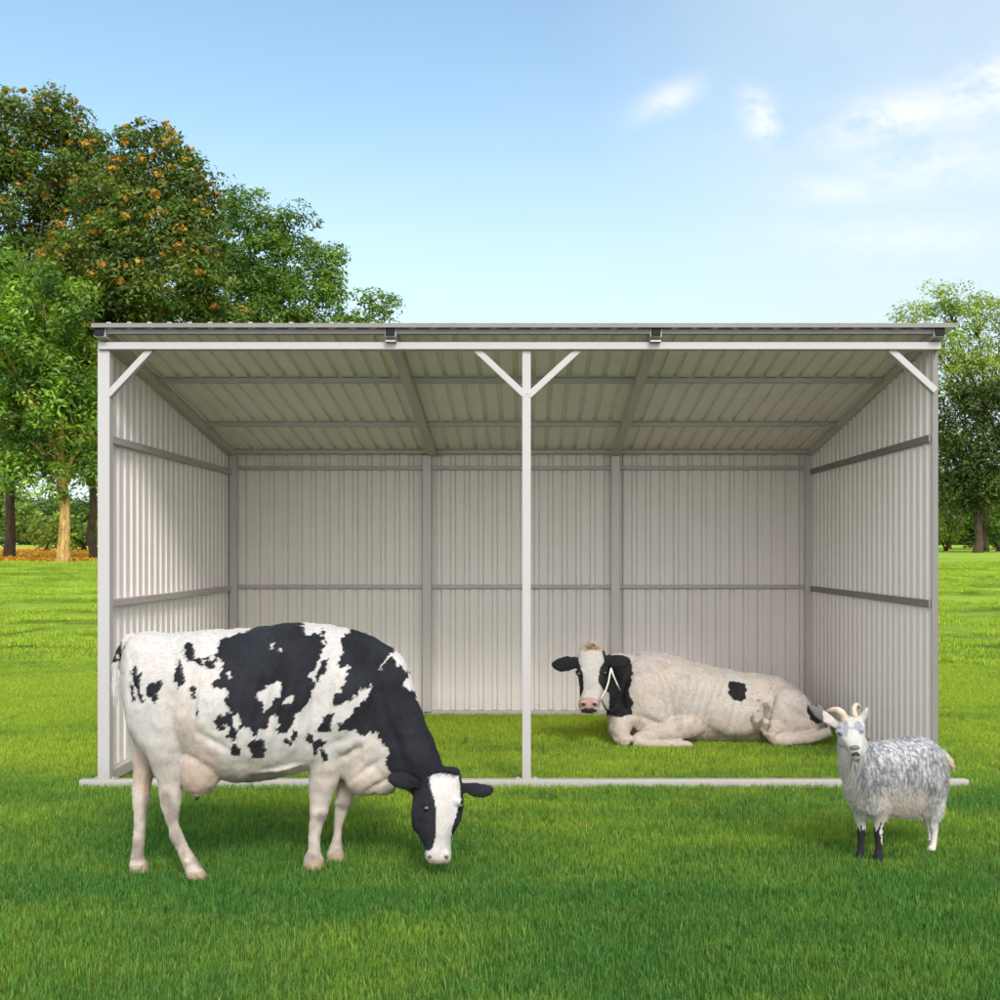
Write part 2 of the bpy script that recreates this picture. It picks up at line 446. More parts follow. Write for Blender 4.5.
for i in range(4): roof_sheet(RX[i], RX[i+1], 8.13, DB + .16, 0)
# purlins under the sheets
for y_ in (8.185, 9.35, 10.72, 11.80):     # the first is the darker one behind the front flashing
    z_ = roofz(y_) - .024
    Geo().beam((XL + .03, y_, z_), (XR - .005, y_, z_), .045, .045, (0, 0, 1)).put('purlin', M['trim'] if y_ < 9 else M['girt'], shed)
# rafters with end caps
for x_ in (XL + .055, -1.06, 1.0, XR - .035):
    a, b_ = Vector((x_, 8.145, roofz(8.145) - .040)), Vector((x_, DB - .06, roofz(DB - .06) - .040))
    inner = abs(x_) < 2
    rf = Geo().beam(a, b_, .085, .074, (0, 0, 1)).put('rafter', M['frame_in'], shed)
    d_ = (a - b_).normalized()
    Geo().beam(a + d_ * .001, a + d_ * .012, .076, .066, (0, 0, 1)).put('end_cap', M['cap'], rf)
    if inner:
        Geo().beam((x_ + .0, DF - .118, 3.49), (x_, DF - .07, 3.484), .085, .010).put('bracket', M['girt'], shed)
# folded flashing along the front edge of the roof
Geo().beam((-3.37, 8.122, roofz(8.12) + .002), (3.32, 8.122, roofz(8.12) + .002), .006, .034, bev=.001).put('roof_trim', M['trim'], shed)
# posts
def post(x, y, z1, w, mat, d=None, z0=.06):
    p_ = Geo().beam((x, y, z0), (x, y, z1), d or w, w, (1, 0, 0)).put('post', mat, shed); return p_
post(XL + .05, DF, 3.485, .094, M['frame'], .08)
post(0.0 - .004, DF, 3.432, .068, M['frame'], .07)
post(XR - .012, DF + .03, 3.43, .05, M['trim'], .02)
post(XL + .07, DB - .045, 2.93, .08, M['frame_in'])
post(XR - .07, DB - .045, 2.93, .08, M['frame_in'])
for x_ in (-1.125, .995): post(x_, DB - .04, 2.93, .10, M['frame_in'], .07)
# front header beam and knee braces
Geo().beam((XL + .02, DF - .03, 3.462), (XR - .0, DF - .03, 3.462), .07, .058).put('header_beam', M['frame'], shed)
def brace(p0, p1):
    a, b_ = P(p0[0], p0[1], DF), P(p1[0], p1[1], DF); a.y -= .01; b_.y -= .01
    Geo().beam(a, b_, .052, .056, (0, 1, 0)).put('brace', M['frame'], shed)
brace((152, 350), (110, 395)); brace((476, 350), (525, 396)); brace((579, 350), (529, 396)); brace((889, 350), (934, 391))
# girts
for z_ in (1.46, 2.80):
    Geo().beam((XL + .12, DB + .005, z_), (XR - .12, DB + .005, z_), .04, .042).put('girt', M['girt'], shed)
for z_ in (1.44, 2.75):
    Geo().beam((XL + .035, DF + .06, z_), (XL + .035, DB - .09, z_), .045, .06).put('girt', M['girt'], shed)
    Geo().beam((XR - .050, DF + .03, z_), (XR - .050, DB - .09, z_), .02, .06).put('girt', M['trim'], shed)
# ground rails
fr = Geo().beam((-3.51, DF, .026), (3.465, DF, .026), .085, .068).put('ground_rail', M['frame'], shed)
for x_, s_ in ((-3.51, -1), (3.465, 1)): Geo().beam((x_ + s_ * .001, DF, .026), (x_ + s_ * .010, DF, .026), .07, .054).put('end_cap', M['cap'], fr)
Geo().beam((XL, DB - .01, .03), (XR, DB - .01, .03), .07, .062).put('ground_rail', M['frame_in'], shed)
for x_ in (XL + .045, XR - .045): Geo().beam((x_, DF + .05, .075), (x_, DB - .05, .055), .07, .09).put('ground_rail', M['frame_in'], shed)
# foot plates with bolts
for x_, y_ in ((XL + .05, DF - .0), (0 - .004, DF)):
    pl = Geo().beam((x_ - .09, y_, .0645), (x_ + .09, y_, .0645), .075, .008, bev=.002).put('foot_plate', M['frame'], shed)
    for s_ in (-.065, .065): Geo().tube([(x_ + s_, y_ - .01, .068), (x_ + s_, y_ - .01, .082)], [.009, .009], 6).put('bolt', M['girt'], pl)
# screws with washers along girts (real heads, tiny)
sg = Geo()
for z_ in (1.46, 2.80):
    k = XL + .25
    while k < XR - .2:
        sg.ell((k, DB + .03, z_ + .0), (.007, .006, .007), n=4); k += .316
sg.put('screw', M['girt'], shed)['kind'] = 'stuff'

# ------------------------------------------------------------------ trees
def crown_mesh(lobes, D, dens, leaf, pal, seed, lpc=60, rc=(.5, .95), shell=.45, depth=.85, floor=None, flat=.7):
    """lobes given as (px, py, rx, ry, depth offset m) on the photo at distance D, returned as leaf quads + clump centres"""
    rs = np.random.default_rng(seed); s = D / F; C = []; LB = []
    for lb in lobes:
        cx, cy, rx, ry = lb[:4]; dy = lb[4] if len(lb) > 4 else 0
        c = np.array([(cx - VX) * s, D + dy, H - (cy - VY) * s]); r = np.array([rx * s, max(rx, ry) * s * depth, ry * s])
        nC = max(4, int(dens * (r[0]*r[2] + r[0]*r[1] + r[1]*r[2]) / 1.0))
        d = rs.normal(0, 1, (nC, 3)); d /= np.linalg.norm(d, axis=1)[:, None]
        rad = shell + (1 - shell) * rs.uniform(0, 1, nC)**.6
        C.append(c + d * rad[:, None] * r); LB.append(c)
    C = np.concatenate(C); n = len(C)
    R_ = rs.uniform(rc[0], rc[1], n)
    tone = rs.uniform(.65, 1.25, n)
    k = rs.poisson(lpc, n).clip(5); ci_ = np.repeat(np.arange(n), k); m_ = len(ci_)
    d = rs.normal(0, 1, (m_, 3)); d[:, 2] += .25; d /= np.linalg.norm(d, axis=1)[:, None]
    rad = rs.uniform(.25, 1, m_)**.6 * R_[ci_]
    pos = C[ci_] + d * rad[:, None] * np.array([1, 1, flat])
    # droopy leaf sprays: leaves tend to lie along the outward direction
    nn = d * .7 + np.array([0, 0, .55]) + rs.normal(0, .45, (m_, 3)); nn /= np.linalg.norm(nn, axis=1)[:, None]
    tmp = rs.normal(0, 1, (m_, 3)); u = np.cross(nn, tmp); u /= np.linalg.norm(u, axis=1)[:, None]; v = np.cross(nn, u)
    sz = leaf * rs.uniform(.6, 1.3, m_)[:, None]
    V = np.stack([pos - u * sz, pos - v * sz * .42 + nn * sz * .12, pos + u * sz, pos + v * sz * .42 + nn * sz * .12], 1)
    pal = np.array(pal); pc = pal[rs.integers(0, len(pal), n)][ci_] * tone[ci_][:, None] * rs.uniform(.75, 1.25, m_)[:, None]
    if floor is not None:
        keep = pos[:, 2] > floor; V = V[keep]; pc = pc[keep]; m_ = int(keep.sum())
    return V, pc, C, R_, LB, rs

def leaf_obj(name, V, pc, mat, parent):
    m_ = len(V)
    return link(name, mesh_np(name, V.reshape(-1, 3), [np.arange(4*m_).reshape(m_, 4)], np.repeat(pc[:, None], 4, 1).reshape(-1, 3)), mat, parent)

def tree(name, label, D, base_px, lobes, pal, seed, trunk_w, fork_py, dens=1.5, leaf=.12, lpc=105, blossom=0, bark='bark', twigs=40,
         group=None, rc=(.5, .95), shell=.45, limb_r=.3, kink=0, flat=.7):
    x = PX(base_px, D); z0 = float(gz(x, D)); base = Vector((x, D, z0)); rd = random.Random(seed)
    root = thing(name, label, 'tree', base, group)
    V, pc, C, R_, LB, rs = crown_mesh(lobes, D, dens, leaf, pal, seed, lpc, rc, shell, flat=flat)
    leaf_obj('crown', V, pc, M['leaf'], root)
    fork = P(base_px + kink, fork_py, D); g_ = Geo(); w = trunk_w / 2
    pts = [base - Vector((0, 0, .3))] + [base.lerp(fork, t_) + Vector((rd.uniform(-.08, .08), rd.uniform(-.08, .08), 0)) for t_ in (.06, .3, .6, 1)]
    g_.tube(pts, [w * 1.7, w * 1.25, w, w * .92, w * .85], 14, .05, rd)
    for c in LB:
        c = Vector(c); mid = fork.lerp(c, .5) + Vector((rd.uniform(-.3, .3), rd.uniform(-.3, .3), rd.uniform(-.2, .5)))
        g_.tube([fork - Vector((0, 0, .25)), fork.lerp(mid, .5) + Vector((0, 0, .2)), mid, c], [w * .7, w * .5, w * limb_r, w * .1], 8, .05, rd)
    for i in rd.sample(range(len(C)), min(twigs, len(C))):
        c = Vector(C[i]); lb = min(LB, key=lambda q: (Vector(q) - c).length); a = fork.lerp(Vector(lb), .75)
        g_.tube([a, a.lerp(c, .5) + Vector((0, 0, .15)), c], [w * .16, w * .1, w * .03], 5)
    g_.put('trunk', M[bark], root, True)
    if blossom:
        top = rs.permutation(len(C))[:int(len(C) * blossom)]; k = 20; ci_ = np.repeat(top, k); m_ = len(ci_)
        d = rs.normal(0, 1, (m_, 3)); d[:, 2] = np.abs(d[:, 2]) + .3; d /= np.linalg.norm(d, axis=1)[:, None]
        sub = rs.normal(0, .33, (m_, 3)); off = np.repeat(rs.normal(0, .35, (len(top), 3)), k, 0)
        pos = C[ci_] + off * [1, 1, .3] + np.array([0, -.15, .55]) * R_[ci_][:, None] + d * R_[ci_][:, None] * .34 * rs.uniform(.2, 1.1, (m_, 1))
        nn = d + rs.normal(0, .5, (m_, 3)); nn /= np.linalg.norm(nn, axis=1)[:, None]
        u = np.cross(nn, rs.normal(0, 1, (m_, 3))); u /= np.linalg.norm(u, axis=1)[:, None]; v = np.cross(nn, u)
        sz = rs.uniform(.06, .14, m_)[:, None]
        V = np.stack([pos - u * sz, pos - v * sz * .8, pos + u * sz, pos + v * sz * .8], 1)
        hue = rs.uniform(0, 1, (len(top), 1)); pcol = (1 - hue) * np.array([.44, .20, .035]) + hue * np.array([.30, .25, .04])
        leaf_obj('blossom', V, np.repeat(pcol, k, 0) * rs.uniform(.6, 1.2, (m_, 1)), M['blossom'], root)
    return root

G_DK = [(.085, .150, .022), (.120, .180, .026), (.055, .105, .020), (.155, .185, .030)]
G_MID = [(.125, .215, .028), (.165, .260, .034), (.080, .155, .024)]
G_BR = [(.200, .330, .036), (.260, .390, .042), (.130, .235, .032), (.070, .140, .024)]
G_YL = [(.270, .340, .050), (.320, .370, .060), (.200, .290, .045)]

tree('flowering_tree', 'tallest tree at the far left with a dark olive crown dotted with orange blossom', 47, 10,
     [(5, 135, 34, 38), (62, 118, 32, 30), (20, 190, 40, 44), (85, 160, 24, 30), (-40, 160, 45, 60), (0, 270, 50, 60, 2), (60, 215, 30, 34, 1), (-60, 300, 60, 90), (10, 350, 60, 60, 2), (20, 420, 50, 50, 2), (45, 165, 24, 26, 2), (48, 260, 36, 40, 3), (80, 300, 40, 50, 3), (95, 225, 30, 34, 3)],
     G_DK, 1, .42, 470, dens=6.0, blossom=.45, group='flowering trees behind the shed')
tree('flowering_tree', 'broad tree behind the roof corner with orange flower clusters and a rounded olive top', 45, 92,
     [(150, 165, 34, 40), (192, 192, 28, 34), (115, 205, 34, 40), (155, 235, 45, 45, -1), (200, 250, 26, 46), (100, 275, 45, 45, -1), (170, 295, 50, 40, -1.5), (90, 350, 40, 45, 0), (140, 370, 50, 45), (100, 430, 45, 50), (205, 305, 30, 40, 1), (120, 315, 40, 34, 1.5)],
     G_DK, 2, .32, 480, dens=6.0, blossom=.6, group='flowering trees behind the shed')
tree('leafy_tree', 'dense mid-green tree without blossom rising over the left part of the roof', 52, 270,
     [(245, 215, 24, 30), (290, 235, 24, 26), (320, 265, 22, 24), (255, 265, 45, 42), (235, 300, 40, 50), (310, 300, 38, 40), (270, 350, 70, 50), (300, 420, 70, 60)],
     G_MID, 3, .6, 480, dens=4.6, group='leafy trees behind the shed')
tree('leafy_tree', 'lowest small green tree just peeping over the roof right of the dense tree', 50, 370,
     [(372, 316, 26, 22), (345, 325, 22, 22), (350, 370, 45, 45), (370, 430, 45, 50)],
     G_MID, 4, .4, 490, dens=4.2, group='leafy trees behind the shed')
tree('leafy_tree', 'bright green tree with layered drooping foliage and a sunlit ochre trunk at the left edge', 41, 62,
     [(25, 265, 34, 26), (-5, 300, 45, 40), (55, 310, 42, 34, -1), (20, 350, 55, 40, -1.5), (75, 365, 34, 34), (-20, 385, 50, 45), (35, 400, 50, 40, -1), (82, 425, 30, 40), (20, 455, 45, 34), (65, 470, 40, 28)],
     G_BR, 5, .42, 478, dens=4.6, leaf=.115, lpc=110, bark='bark_pale', group='leafy trees beside the shed', kink=2)
tree('leafy_tree', 'tall airy light-green tree with thin visible branches right of the shed', 64, 985,
     [(915, 318, 22, 14), (945, 300, 24, 18), (975, 312, 26, 22), (1010, 320, 26, 30), (925, 340, 22, 14), (960, 350, 36, 26), (1005, 370, 40, 40), (940, 375, 20, 26)],
     G_YL, 6, .34, 420, dens=3.2, leaf=.12, lpc=75, twigs=240, group='leafy trees beside the shed', rc=(.5, 1.15), limb_r=.32)
tree('leafy_tree', 'dark spreading tree with a low heavy crown right of the shed', 60, 978,
     [(985, 395, 32, 24), (955, 410, 26, 26, 1), (1010, 410, 40, 36), (965, 445, 34, 30), (1000, 455, 40, 36), (945, 450, 24, 20, 1), (1000, 495, 34, 24), (955, 478, 22, 16), (978, 480, 26, 26, -1), (960, 500, 20, 14)],
     [(.040, .065, .014), (.060, .090, .018), (.085, .125, .022)], 7, .46, 512, dens=2.9, leaf=.135, lpc=100, rc=(.7, 1.3), group='leafy trees beside the shed')
tree('leafy_tree', 'mid-green tree half hidden behind the dark spreading tree, its lower leaves sunlit', 74, 950,
     [(945, 500, 30, 26), (975, 510, 26, 20), (1020, 505, 30, 26), (920, 480, 30, 30), (960, 528, 34, 16), (1000, 530, 34, 16), (985, 520, 40, 22), (945, 515, 24, 26)],
     G_MID, 8, .3, 532, dens=2.8, leaf=.15, group='leafy trees beside the shed')

# shrubs between the trunks, each its own thing
def shrub(label, D, px, py, rx, ry, pal, seed, group):
    x = PX(px, D); base = Vector((x, D, float(gz(x, D)))); rd = random.Random(seed)
    root = thing('shrub', label, 'shrub', base, group)
    V, pc, C, R_, LB, rs = crown_mesh([(px, py, rx, ry), (px - rx*.5, py + ry*.3, rx*.6, ry*.7), (px + rx*.5, py + ry*.25, rx*.6, ry*.7)], D, 2.2, .16, pal, seed, 46, (.4, .8), .4, floor=float(gz(x, D)))
    leaf_obj('foliage', V, pc, M['leaf'], root); g_ = Geo()
    for i in range(5):
        c = Vector(C[rd.randrange(len(C))]); g_.tube([base + Vector((rd.uniform(-.2, .2), 0, -.1)), base.lerp(c, .5), c], [.07, .05, .02], 6)
    g_.put('stem', M['bark'], root, True)
gs = 'shrubs beyond the lawn'
shrub('pale yellow-green shrub just left of the ochre trunk', 66, 45, 528, 16, 22, G_YL, 21, gs)
shrub('dark green shrub at the left picture edge beyond the orange ground', 70, 12, 520, 20, 26, G_MID, 22, gs)
shrub('bright green shrub right of the ochre trunk beside the shed post', 68, 84, 525, 16, 24, G_BR, 23, gs)
shrub('sunlit yellowish shrub low beside the right wall of the shed', 66, 945, 525, 18, 22, G_YL, 24, gs)
shrub('dull green shrub at the right picture edge beyond the lawn', 64, 1000, 526, 18, 20, G_MID, 25, gs)
# far wood as one mass
rs0 = np.random.default_rng(77); VV, CC = [], []
lob = []
for k in range(72):
    px_ = -900 + k * 42 + rs0.uniform(-12, 12); lob.append((px_, 545 - rs0.uniform(16, 34), rs0.uniform(28, 40), rs0.uniform(34, 46), rs0.uniform(-8, 8)))
for k in range(26):
    lob.append((-420 + k * 24 if k < 20 else 930 + (k - 20) * 30, 540 - rs0.uniform(20, 40), rs0.uniform(26, 36), rs0.uniform(36, 46), rs0.uniform(-14, 0)))
V, pc, *_ = crown_mesh(lob, 120, .75, .34, [(.12, .19, .035), (.18, .26, .045), (.08, .14, .03), (.25, .31, .055)], 78, 110, (1.2, 2.6), .3, floor=2.2)
fw = leaf_obj('far_wood', V, pc, M['leaf'], None); fw['kind'] = 'stuff'; fw['label'] = 'distant line of mixed green woodland along the horizon'; fw['category'] = 'woodland'

# ------------------------------------------------------------------ animals
def limb(g_, pts, n=28, thin=0.):
    """pts: (px, py, half width px, half depth m, D); sections perpendicular to the limb in the picture plane"""
    C = [P(q[0], q[1], q[4]) for q in pts]; secs = []
    for i, q in enumerate(pts):
        d = (C[min(i+1, len(C)-1)] - C[max(i-1, 0)]); d.y *= .3; d.normalize()
        u = Vector((0, 1, 0)).cross(d).normalized()
        secs.append((C[i], u * ((q[2] - thin * (q[2] < 14)) * q[4] / F), Vector((0, q[3], 0)) , 2.15))
    g_.loft(secs, n)
def vsec(px, top, bot, hw, D, yaw=0., ex=2.2):
    a, b_ = P(px, top, D), P(px, bot, D); c = (a + b_) / 2
    return (c, Vector((-math.sin(yaw) * hw, math.cos(yaw) * hw, 0)), (a - b_) / 2, ex)
def seg_sec(p1, p2, hw, D, ex=2.1):
    a, b_ = P(p1[0], p1[1], D), P(p2[0], p2[1], D)
    return ((a + b_) / 2, Vector((0, hw, 0)), (a - b_) / 2, ex)
def hsec(py, l, r_, hd, D, ex=2.4, tilt=0):
    a, b_ = P(l, py, D), P(r_, py, D)
    return ((a + b_) / 2, (b_ - a) / 2, Vector((0, hd, tilt)), ex)
def to_px(V): return VX + F * V[:, 0] / V[:, 1], VY + F * (H - V[:, 2]) / V[:, 1]
def lerpc(c, new, f): return c * (1 - f[:, None]) + np.array(new) * f[:, None]
def sstep(x, a, b): t_ = np.clip((x - a) / (b - a), 0, 1); return t_ * t_ * (3 - 2 * t_)

# ---- grazing cow -----------------------------------------------------
def Dc(px): return 6.0 + np.clip((px - 160) / 170, -.3, 1.2) * .2
g1 = Geo()
g1.loft([vsec(px, tp, bt, hw, Dc(px), .0, ex) for px, tp, bt, hw, ex in [
    (126.5, 648, 688, .05, 2), (130, 639, 712, .12, 2.2), (137, 634, 740, .17, 2.3), (150, 632, 755, .21, 2.4), (168, 633, 760, .235, 2.5), (186, 631, 756, .255, 2.4),
    (200, 630.5, 763, .29, 2.3), (215, 630, 774, .325, 2.2), (232, 630, 779, .345, 2.1), (250, 628, 781, .355, 2.1), (270, 627, 779, .35, 2.1), (290, 624.5, 773, .33, 2.15),
    (310, 624, 769, .29, 2.2), (328, 625, 770, .25, 2.3), (345, 628, 778, .23, 2.3), (360, 632, 788, .21, 2.2), (374, 636, 794, .18, 2.2), (386, 643, 796, .14, 2.1), (395, 655, 793, .09, 2)]], 48)
g1.loft([seg_sec((345, 632), (345, 775), .215, 6.21), seg_sec((362, 636), (356, 786), .20, 6.205), seg_sec((378, 640), (366, 792), .19, 6.195), seg_sec((392, 646), (374, 792), .165, 6.18), seg_sec((404, 659), (383, 788), .145, 6.16), seg_sec((412.5, 679), (390, 783), .13, 6.14),
         seg_sec((419, 702), (396, 782), .12, 6.12), seg_sec((428, 729), (402, 786), .11, 6.10), seg_sec((437, 754), (410, 793), .10, 6.09), seg_sec((445, 772), (418, 803), .085, 6.08)], 40)
g1.loft([hsec(767.5, 433, 456, .03, 6.06), hsec(771, 426, 460, .065, 6.06), hsec(779, 419.5, 462.5, .10, 6.05), hsec(790, 414, 464, .125, 6.04), hsec(801, 411, 464.5, .14, 6.04, 2.6), hsec(811, 410.5, 462.5, .14, 6.03, 2.6),
         hsec(819, 412, 461, .13, 6.015, 2.5), hsec(827, 415.5, 456, .117, 6.0, 2.5), hsec(835, 419.5, 452, .10, 5.985, 2.4), hsec(843, 423.5, 450, .086, 5.97, 2.4), hsec(850, 424.5, 451, .08, 5.96, 2.4), hsec(856, 425.5, 451.5, .074, 5.955, 2.3), hsec(861, 428, 450, .05, 5.955, 2.2)], 40)
# brow ridges, cheek, nostril pads, lips
g1.ell(P(425, 803, 5.93), (.035, .03, .028)); g1.ell(P(457, 801, 5.94), (.03, .03, .026))
g1.ell(P(420, 822, 6.02), (.05, .09, .07)); g1.ell(P(430.5, 854, 5.905), (.026, .022, .022)); g1.ell(P(446, 854, 5.905), (.026, .022, .022))
# ears
def ear(g_, pts, D, th=.014, n=20):
    C = [P(x, y, D + dd) for x, y, h_, dd in pts]; secs = []
    for i, (x, y, h_, dd) in enumerate(pts):
        d = (C[min(i+1, len(C)-1)] - C[max(i-1, 0)]).normalized(); u = Vector((0, 1, 0)).cross(d).normalized()
        secs.append((C[i], u * h_ * D / F, Vector((0, th * (1 if 0 < i < len(pts)-1 else .6), 0))))
    g_.loft(secs, n)
ear(g1, [(420, 784, 4, 0), (413, 783, 7, 0), (405, 782, 9.2, -.01), (397, 779.5, 8, -.02), (391, 777, 5, -.02), (388.5, 776, 2, -.02)], 5.955)
ear(g1, [(458, 786, 4, 0), (465, 787, 6.5, 0), (474, 790, 8.6, -.01), (484, 791.5, 8.4, -.02), (491, 790, 5.5, -.02), (494.5, 788.5, 2.2, -.02)], 6.02)
# legs
limb(g1, [(160, 660, 30, .07, 5.9), (162, 690, 35, .11, 5.89), (165, 718, 31, .12, 5.89), (167, 742, 24.5, .11, 5.9), (168, 762, 17.5, .085, 5.91), (169.5, 780, 13.5, .06, 5.92), (169.5, 794, 12.2, .05, 5.93), (169.5, 806, 10.8, .042, 5.93), (172, 821, 8.3, .034, 5.93), (177, 836, 7, .03, 5.93), (182.5, 849, 6.6, .03, 5.93), (188, 859, 7.4, .034, 5.93), (193, 867, 8.4, .038, 5.93)], thin=1.3)
g1.loft([hsec(865, 184.5, 200, .04, 5.93), hsec(872, 186, 205, .046, 5.92), hsec(878.5, 187, 208, .05, 5.92)], 24)
limb(g1, [(148, 700, 20, .07, 6.1), (147, 730, 18, .09, 6.1), (145, 755, 13, .075, 6.09), (143.5, 775, 10.5, .055, 6.08), (142, 788, 10, .045, 6.07), (141.5, 800, 9, .04, 6.06), (140.5, 815, 7.2, .032, 6.06), (139, 832, 6.6, .028, 6.06), (137.5, 847, 6.8, .03, 6.06), (137, 857, 7.8, .034, 6.06), (138, 864, 8.5, .036, 6.06)], thin=1.3)
g1.loft([hsec(861, 129, 146, .038, 6.06), hsec(867, 130, 148, .044, 6.05), hsec(872, 131, 150, .048, 6.05)], 24)
limb(g1, [(333, 690, 26, .07, 6.07), (330, 715, 25, .10, 6.07), (327, 738, 20.5, .10, 6.08), (325.5, 757, 17.5, .085, 6.10), (324, 775, 15, .068, 6.12), (321, 792, 12.5, .055, 6.13), (319, 805, 11, .05, 6.13), (318, 815, 10.6, .048, 6.13), (315.5, 824, 8.2, .036, 6.13), (314, 836, 6.6, .029, 6.13), (313.8, 848, 6.6, .029, 6.13), (313, 856, 8.2, .035, 6.13), (312.5, 861, 8.6, .037, 6.13)], thin=1.3)
g1.loft([hsec(858, 304.5, 321, .038, 6.13), hsec(863, 304, 322, .044, 6.12), hsec(868.5, 303.5, 323, .05, 6.12)], 24)
limb(g1, [(345, 720, 22, .08, 6.3), (347, 745, 18, .085, 6.3), (348, 765, 15, .07, 6.29), (347.5, 782, 12, .058, 6.28), (345, 796, 9.8, .05, 6.27), (343, 806, 9.2, .047, 6.27), (340.5, 815, 8, .038, 6.27), (338, 828, 6.5, .029, 6.27), (336.8, 842, 6.4, .028, 6.27), (335.5, 850, 7.6, .034, 6.27), (335, 855, 8, .036, 6.27)], thin=1.3)
g1.loft([hsec(852, 327, 343, .038, 6.27), hsec(857, 327, 344, .044, 6.26), hsec(861.5, 326.5, 344.5, .048, 6.26)], 24)
# haunch, hook and pin bones, shoulder, ribs swell, brisket folds, udder
g1.ell(P(163, 700, 5.90), (.20, .11, .27), .1); g1.ell(P(165, 700, 6.10), (.19, .11, .25), .1)
for dy in (-.2, .2): g1.ell(P(134, 645, 6.0 + dy * .55), (.04, .04, .04))
g1.ell(P(190, 733, 5.86), (.07, .05, .08), .5)
g1.ell(P(340, 705, 6.06), (.15, .10, .30), -.15); g1.ell(P(345, 705, 6.33), (.14, .09, .28), -.15)
g1.ell(P(352, 668, 6.12), (.12, .08, .2), .3); g1.ell(P(337, 732, 6.05), (.12, .07, .13), 0)
g1.ell(P(370, 768, 6.18), (.15, .14, .16), .4); g1.ell(P(383, 778, 6.17), (.10, .10, .10), .5)
g1.ell(P(202, 763, 5.95), (.118, .13, .185), .15); g1.ell(P(206, 762, 6.1), (.115, .12, .17), .15)
g1.loft([hsec(790, 193.5, 200.5, .02, 5.91), hsec(797, 194, 199.5, .016, 5.91), hsec(801, 195, 198.5, .009, 5.91)], 14)
g1.loft([hsec(785, 207, 214, .02, 6.05), hsec(790, 208, 213, .015, 6.05), hsec(794, 209, 212, .009, 6.05)], 14)
# belly fold and milk vein
g1.tube([P(308, 762, 6.02), P(285, 769, 5.96), P(262, 772, 5.925), P(240, 771, 5.91), P(224, 766, 5.93)], [.012, .015, .016, .016, .012], 8)
for a_, b_ in (((169.5, 797, 5.93), (.062, .03, .045)), ((142, 792, 6.07), (.05, .028, .04)), ((318.5, 812, 6.12), (.058, .045, .045)), ((343, 803, 6.26), (.052, .042, .042)), ((188, 862, 5.90), (.02, .015, .016)), ((307, 857, 6.13), (.02, .02, .016)), ((331, 851, 6.27), (.018, .02, .015))):
    g1.ell(P(*a_), b_)
# tail
g1.tube([P(135, 637, 6.0), P(129, 638, 5.99), P(124.5, 642, 5.98), P(119.8, 650, 5.98), P(116.8, 660, 5.98), P(115.6, 669, 5.98), P(115.4, 678, 5.98)], [.03, .026, .022, .019, .018, .016, .014], 12)
me = remeshed(g1, 'cow_body', .0075, 14)
V = co_of(me); NN = no_of(me); X, Y = to_px(V)
wob = nz(V, 15, 1, 4); wob2 = nz(V, 15, 2, 4); wob3 = nz(V, 38, 6, 3); wob4 = nz(V, 38, 7, 3); Xj, Yj = X + wob * 2.2 + wob3 * 2.6, Y + wob2 * 2.2 + wob4 * 3.4
Z1 = lambda L_: [(90 + u / 3.45, 600 + v / 3.448) for u, v in L_]
Z2 = lambda L_: [(280 + u / 3.45, 600 + v / 3.448) for u, v in L_]
E1 = lambda e: (90 + e[0] / 3.45, 600 + e[1] / 3.448, e[2] / 3.45, e[3] / 3.448)
E2 = lambda e: (280 + e[0] / 3.45, 600 + e[1] / 3.448, e[2] / 3.45, e[3] / 3.448)
blk = in_poly(Xj, Yj, Z1([(445, 130), (520, 118), (570, 95), (660, 80), (740, 60), (738, 118), (760, 120), (800, 98), (815, 115), (808, 165), (790, 200), (775, 240), (755, 265), (780, 290), (760, 330), (735, 375), (715, 400), (700, 430), (680, 460), (650, 462), (645, 440), (655, 400), (640, 395), (610, 440), (590, 445), (580, 470), (562, 475), (558, 440), (540, 430), (515, 445), (505, 485), (475, 475), (478, 440), (450, 440), (430, 445), (435, 400), (450, 390), (465, 400), (490, 380), (465, 360), (475, 320), (470, 300), (425, 300), (425, 280), (445, 270), (440, 255), (460, 215), (450, 200), (430, 205), (440, 170)]))
blk &= ~in_poly(Xj, Yj, Z1([(583, 320), (610, 295), (672, 287), (650, 310), (660, 335), (640, 345), (620, 370), (600, 395), (595, 360), (585, 345)]))
blk &= ~in_poly(Xj, Yj, Z1([(660, 350), (695, 320), (690, 355), (680, 362)])); blk &= ~in_ell(Xj, Yj, E1((505, 415, 13, 26)))
for e in ((482, 258, 8, 7), (793, 118, 9, 7), (628, 155, 9, 4), (662, 172, 6, 6)): blk &= ~in_ell(Xj, Yj, E1(e))
blk |= in_poly(Xj, Yj, Z1([(780, 262), (800, 215), (822, 205), (820, 235), (800, 270), (780, 290)]))
for e in ((345, 185, 20, 24), (372, 205, 17, 11), (413, 210, 24, 19), (308, 262, 17, 46), (348, 305, 10, 14), (357, 325, 7, 14), (368, 390, 8, 9), (505, 518, 18, 27), (578, 512, 30, 37), (705, 468, 10, 17), (687, 492, 9, 10), (440, 420, 10, 27), (217, 650, 9, 17)):
    blk |= in_ell(Xj, Yj, E1(e))
for L_ in ([(140, 230), (158, 232), (160, 262), (175, 250), (178, 300), (190, 345), (175, 350), (150, 280)], [(135, 278), (150, 300), (160, 365), (145, 335)], [(190, 305), (215, 280), (240, 265), (250, 290), (240, 330), (230, 360), (210, 345)]):
    blk |= in_poly(Xj, Yj, Z1(L_))
